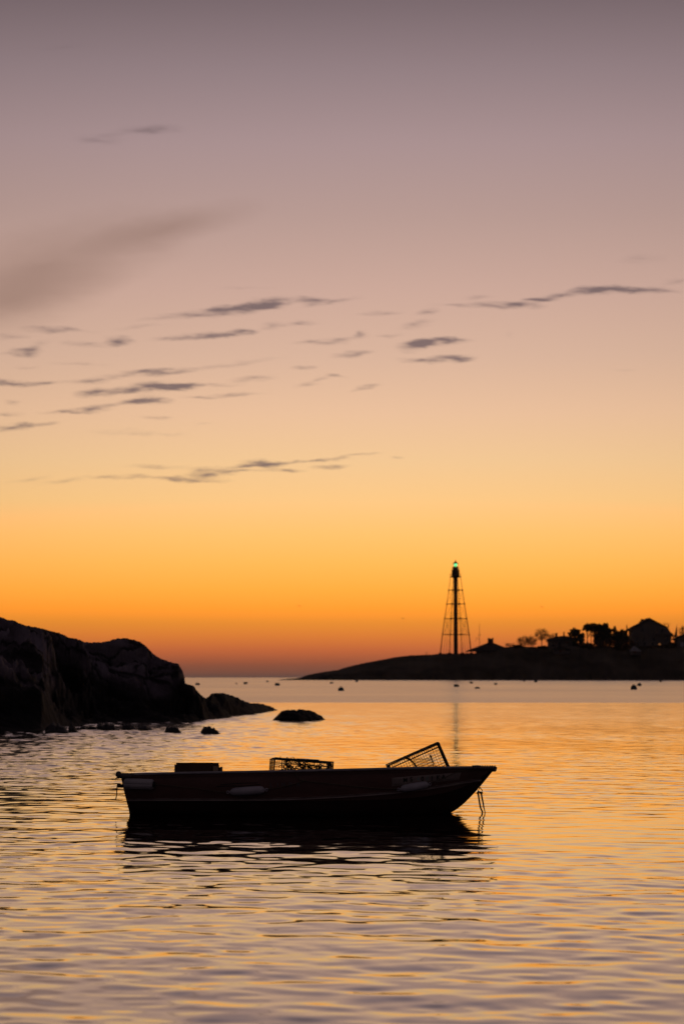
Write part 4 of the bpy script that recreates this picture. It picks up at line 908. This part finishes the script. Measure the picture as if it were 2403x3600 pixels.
pts = [(-.085 + .0, -d / 2 + .01, h + .002), (-.06, -d / 2 + .03, h - .012), (-.03, -d / 2 + .05, h - .06), (-.013, -d / 2 + .07, h - .13), (-.008, -d / 2 + .08, h - .21), (-.01, -d / 2 + .08, .05)]
m.tube(pts, [.007, .011, .0095, .009, .010, .008], 6); m.tube([(x + .0, -y, z) for x, y, z in pts], .006, 6); m.build('hoop', M_FOUL, tb, off)
m = MB()   # funnel netting inside
for i in range(16):
    a = 2 * PI * i / 16
    m.tube([(-.03, .2 * math.cos(a), h / 2 + .14 * math.sin(a)), (.16, .07 * math.cos(a), h / 2 + .06 * math.sin(a))], .0012, 3, cap=False)
for t in np.linspace(0, 1, 8):
    m.tube([(-.03 + .19 * t, (.2 - .13 * t) * math.cos(a), h / 2 + (.14 - .08 * t) * math.sin(a)) for a in np.linspace(0, 2 * PI, 17)], .0012, 3, cap=False)
m.build('funnel_net', M_NET, tb, off)
m = MB(); m.tube([(.155, -d / 2 + .02, h - .08), (.15, -d / 2 + .02, h - .15), (.10, -d / 2 + .02, .05)], .0035, 5); m.lathe([(.004, -.02), (.012, 0), (.004, .018)], (.155, -d / 2 + .02, h - .085), 6); m.build('bait_line', M_FOUL, tb, off)
m = MB()   # netting strip laced along the top edge
for i in range(26):
    x = -w / 2 + w * (i + .5) / 26; m.tube([(x - .01, -d / 2 - .002, h - .028), (x + .004, -d / 2 + .02, h + .006), (x + .012, -d / 2 + .03, h + .002)], .0022, 4, cap=False)
m.tube([(-w / 2, -d / 2 - .002, h - .03), (w / 2, -d / 2 - .002, h - .03)], .004, 5); m.build('lacing', M_NET, tb, off)
# boxy trap amidships, kelp-hung
ta = empty('lobster_trap', P(1052, 2806, YC), (0, math.radians(4.1), math.radians(-5))); tag(ta, 'boxy wire lobster trap amidships tangled with dried weed', 'lobster trap')
w, d, h = .585, .44, .372
m = MB(); wire_box(m, w, d, h, .0235, .0020); m.build('wire_mesh', M_WIRE, ta)
m = MB(); edges(m, w, d, h, .0042)
for x in (-w / 2 + .12, .06): m.tube([(x, -d / 2, 0), (x, -d / 2, h)], .004, 5)
m.tube([(w / 2 - .012, -d / 2, 0), (w / 2 - .012, -d / 2, h)], .009, 6); m.tube([(-w / 2, -d / 2, h - .034), (w / 2, -d / 2, h - .034)], .004, 5); m.build('frame', M_WIRE, ta)
m = MB(); m.box((-.08, -.05, h + .008), (.26, .16, .012), ry=-.02); m.box((.06, -.02, h + .012), (.22, .12, .014), ry=-.015, rz=.1); m.build('trap_door', M_WIRE, ta)
m = MB(); rr = random.Random(4)
for (cx0, cz0, sr, nn_) in ((-.14, h - .05, .055, 60), (-.1, h - .12, .05, 60), (.0, h - .04, .06, 50), (.06, h - .10, .07, 80), (.10, h - .15, .05, 60), (.17, h - .06, .05, 40), (.22, h - .12, .05, 50), (-.02, h - .2, .08, 60), (.14, h - .21, .06, 40), (-.16, h - .2, .05, 30)):
    for _ in range(nn_):
        p = Vector((cx0 + rr.gauss(0, sr * .6), rr.uniform(-.2, .2), cz0 + rr.gauss(0, sr * .6))); p.z = min(p.z, h - .01)
        q1 = p + Vector((rr.gauss(0, .014), rr.gauss(0, .02), rr.gauss(0, .014))); q2 = q1 + Vector((rr.gauss(0, .014), rr.gauss(0, .02), rr.gauss(-.004, .014)))
        m.tube([p, q1, q2], [.004, .0055, .0025], 4, cap=False)
m.build('tangled_weed', M_FOUL, ta)
m = MB()
for i in range(14):
    a = 2 * PI * i / 14; m.tube([(.0, .18 * math.cos(a), h / 2 + .15 * math.sin(a)), (.2, .06 * math.cos(a), h / 2 + .06 * math.sin(a))], .0013, 3, cap=False)
for t in np.linspace(0, 1, 7): m.tube([(.2 * t, (.18 - .12 * t) * math.cos(a), h / 2 + (.15 - .09 * t) * math.sin(a)) for a in np.linspace(0, 2 * PI, 15)], .0013, 3, cap=False)
m.build('funnel_net', M_NET, ta)
m = MB(); m.tube([(w / 2 - .03, -d / 2, h + .004), (w / 2, -d / 2 - .005, h + .006), (w / 2 + .022, -d / 2 - .005, h - .01), (w / 2 + .034, -d / 2, h - .04), (w / 2 + .04, -d / 2, h - .09), (w / 2 + .04, -d / 2, h - .15)], .005, 6)
m.tube([(-.075, -d / 2, h + .008), (-.09, -d / 2, h + .03), (-.07, -d / 2, h + .037), (-.045, -d / 2, h + .016), (-.03, -d / 2, h + .006)], .0035, 5)
m.tube([(-.13, -d / 2, h), (-.115, -d / 2, h + .02), (-.118, -d / 2, h + .03)], .004, 5); m.tube([(-.12, -d / 2, h + .012), (-.10, -d / 2, h + .02)], .004, 5)
m.build('bridle_rope', M_FOUL, ta)

# ------------------------------------------------------------------ thin sea haze
hz = MB().box((0, 5400, 27), (14000, 15000, 70)).build('haze', M_IRON)
hz.data.materials.clear(); hm_ = bpy.data.materials.new('haze_air'); hm_.use_nodes = True; t = hm_.node_tree; t.nodes.clear()
pv = t.nodes.new('ShaderNodeVolumePrincipled'); pv.inputs['Density'].default_value = 2.6e-5; pv.inputs['Color'].default_value = (1, .93, .86, 1); pv.inputs['Anisotropy'].default_value = .45
ou = t.nodes.new('ShaderNodeOutputMaterial'); t.links.new(pv.outputs[0], ou.inputs['Volume']); hz.data.materials.append(hm_); tag(hz, kind='stuff')
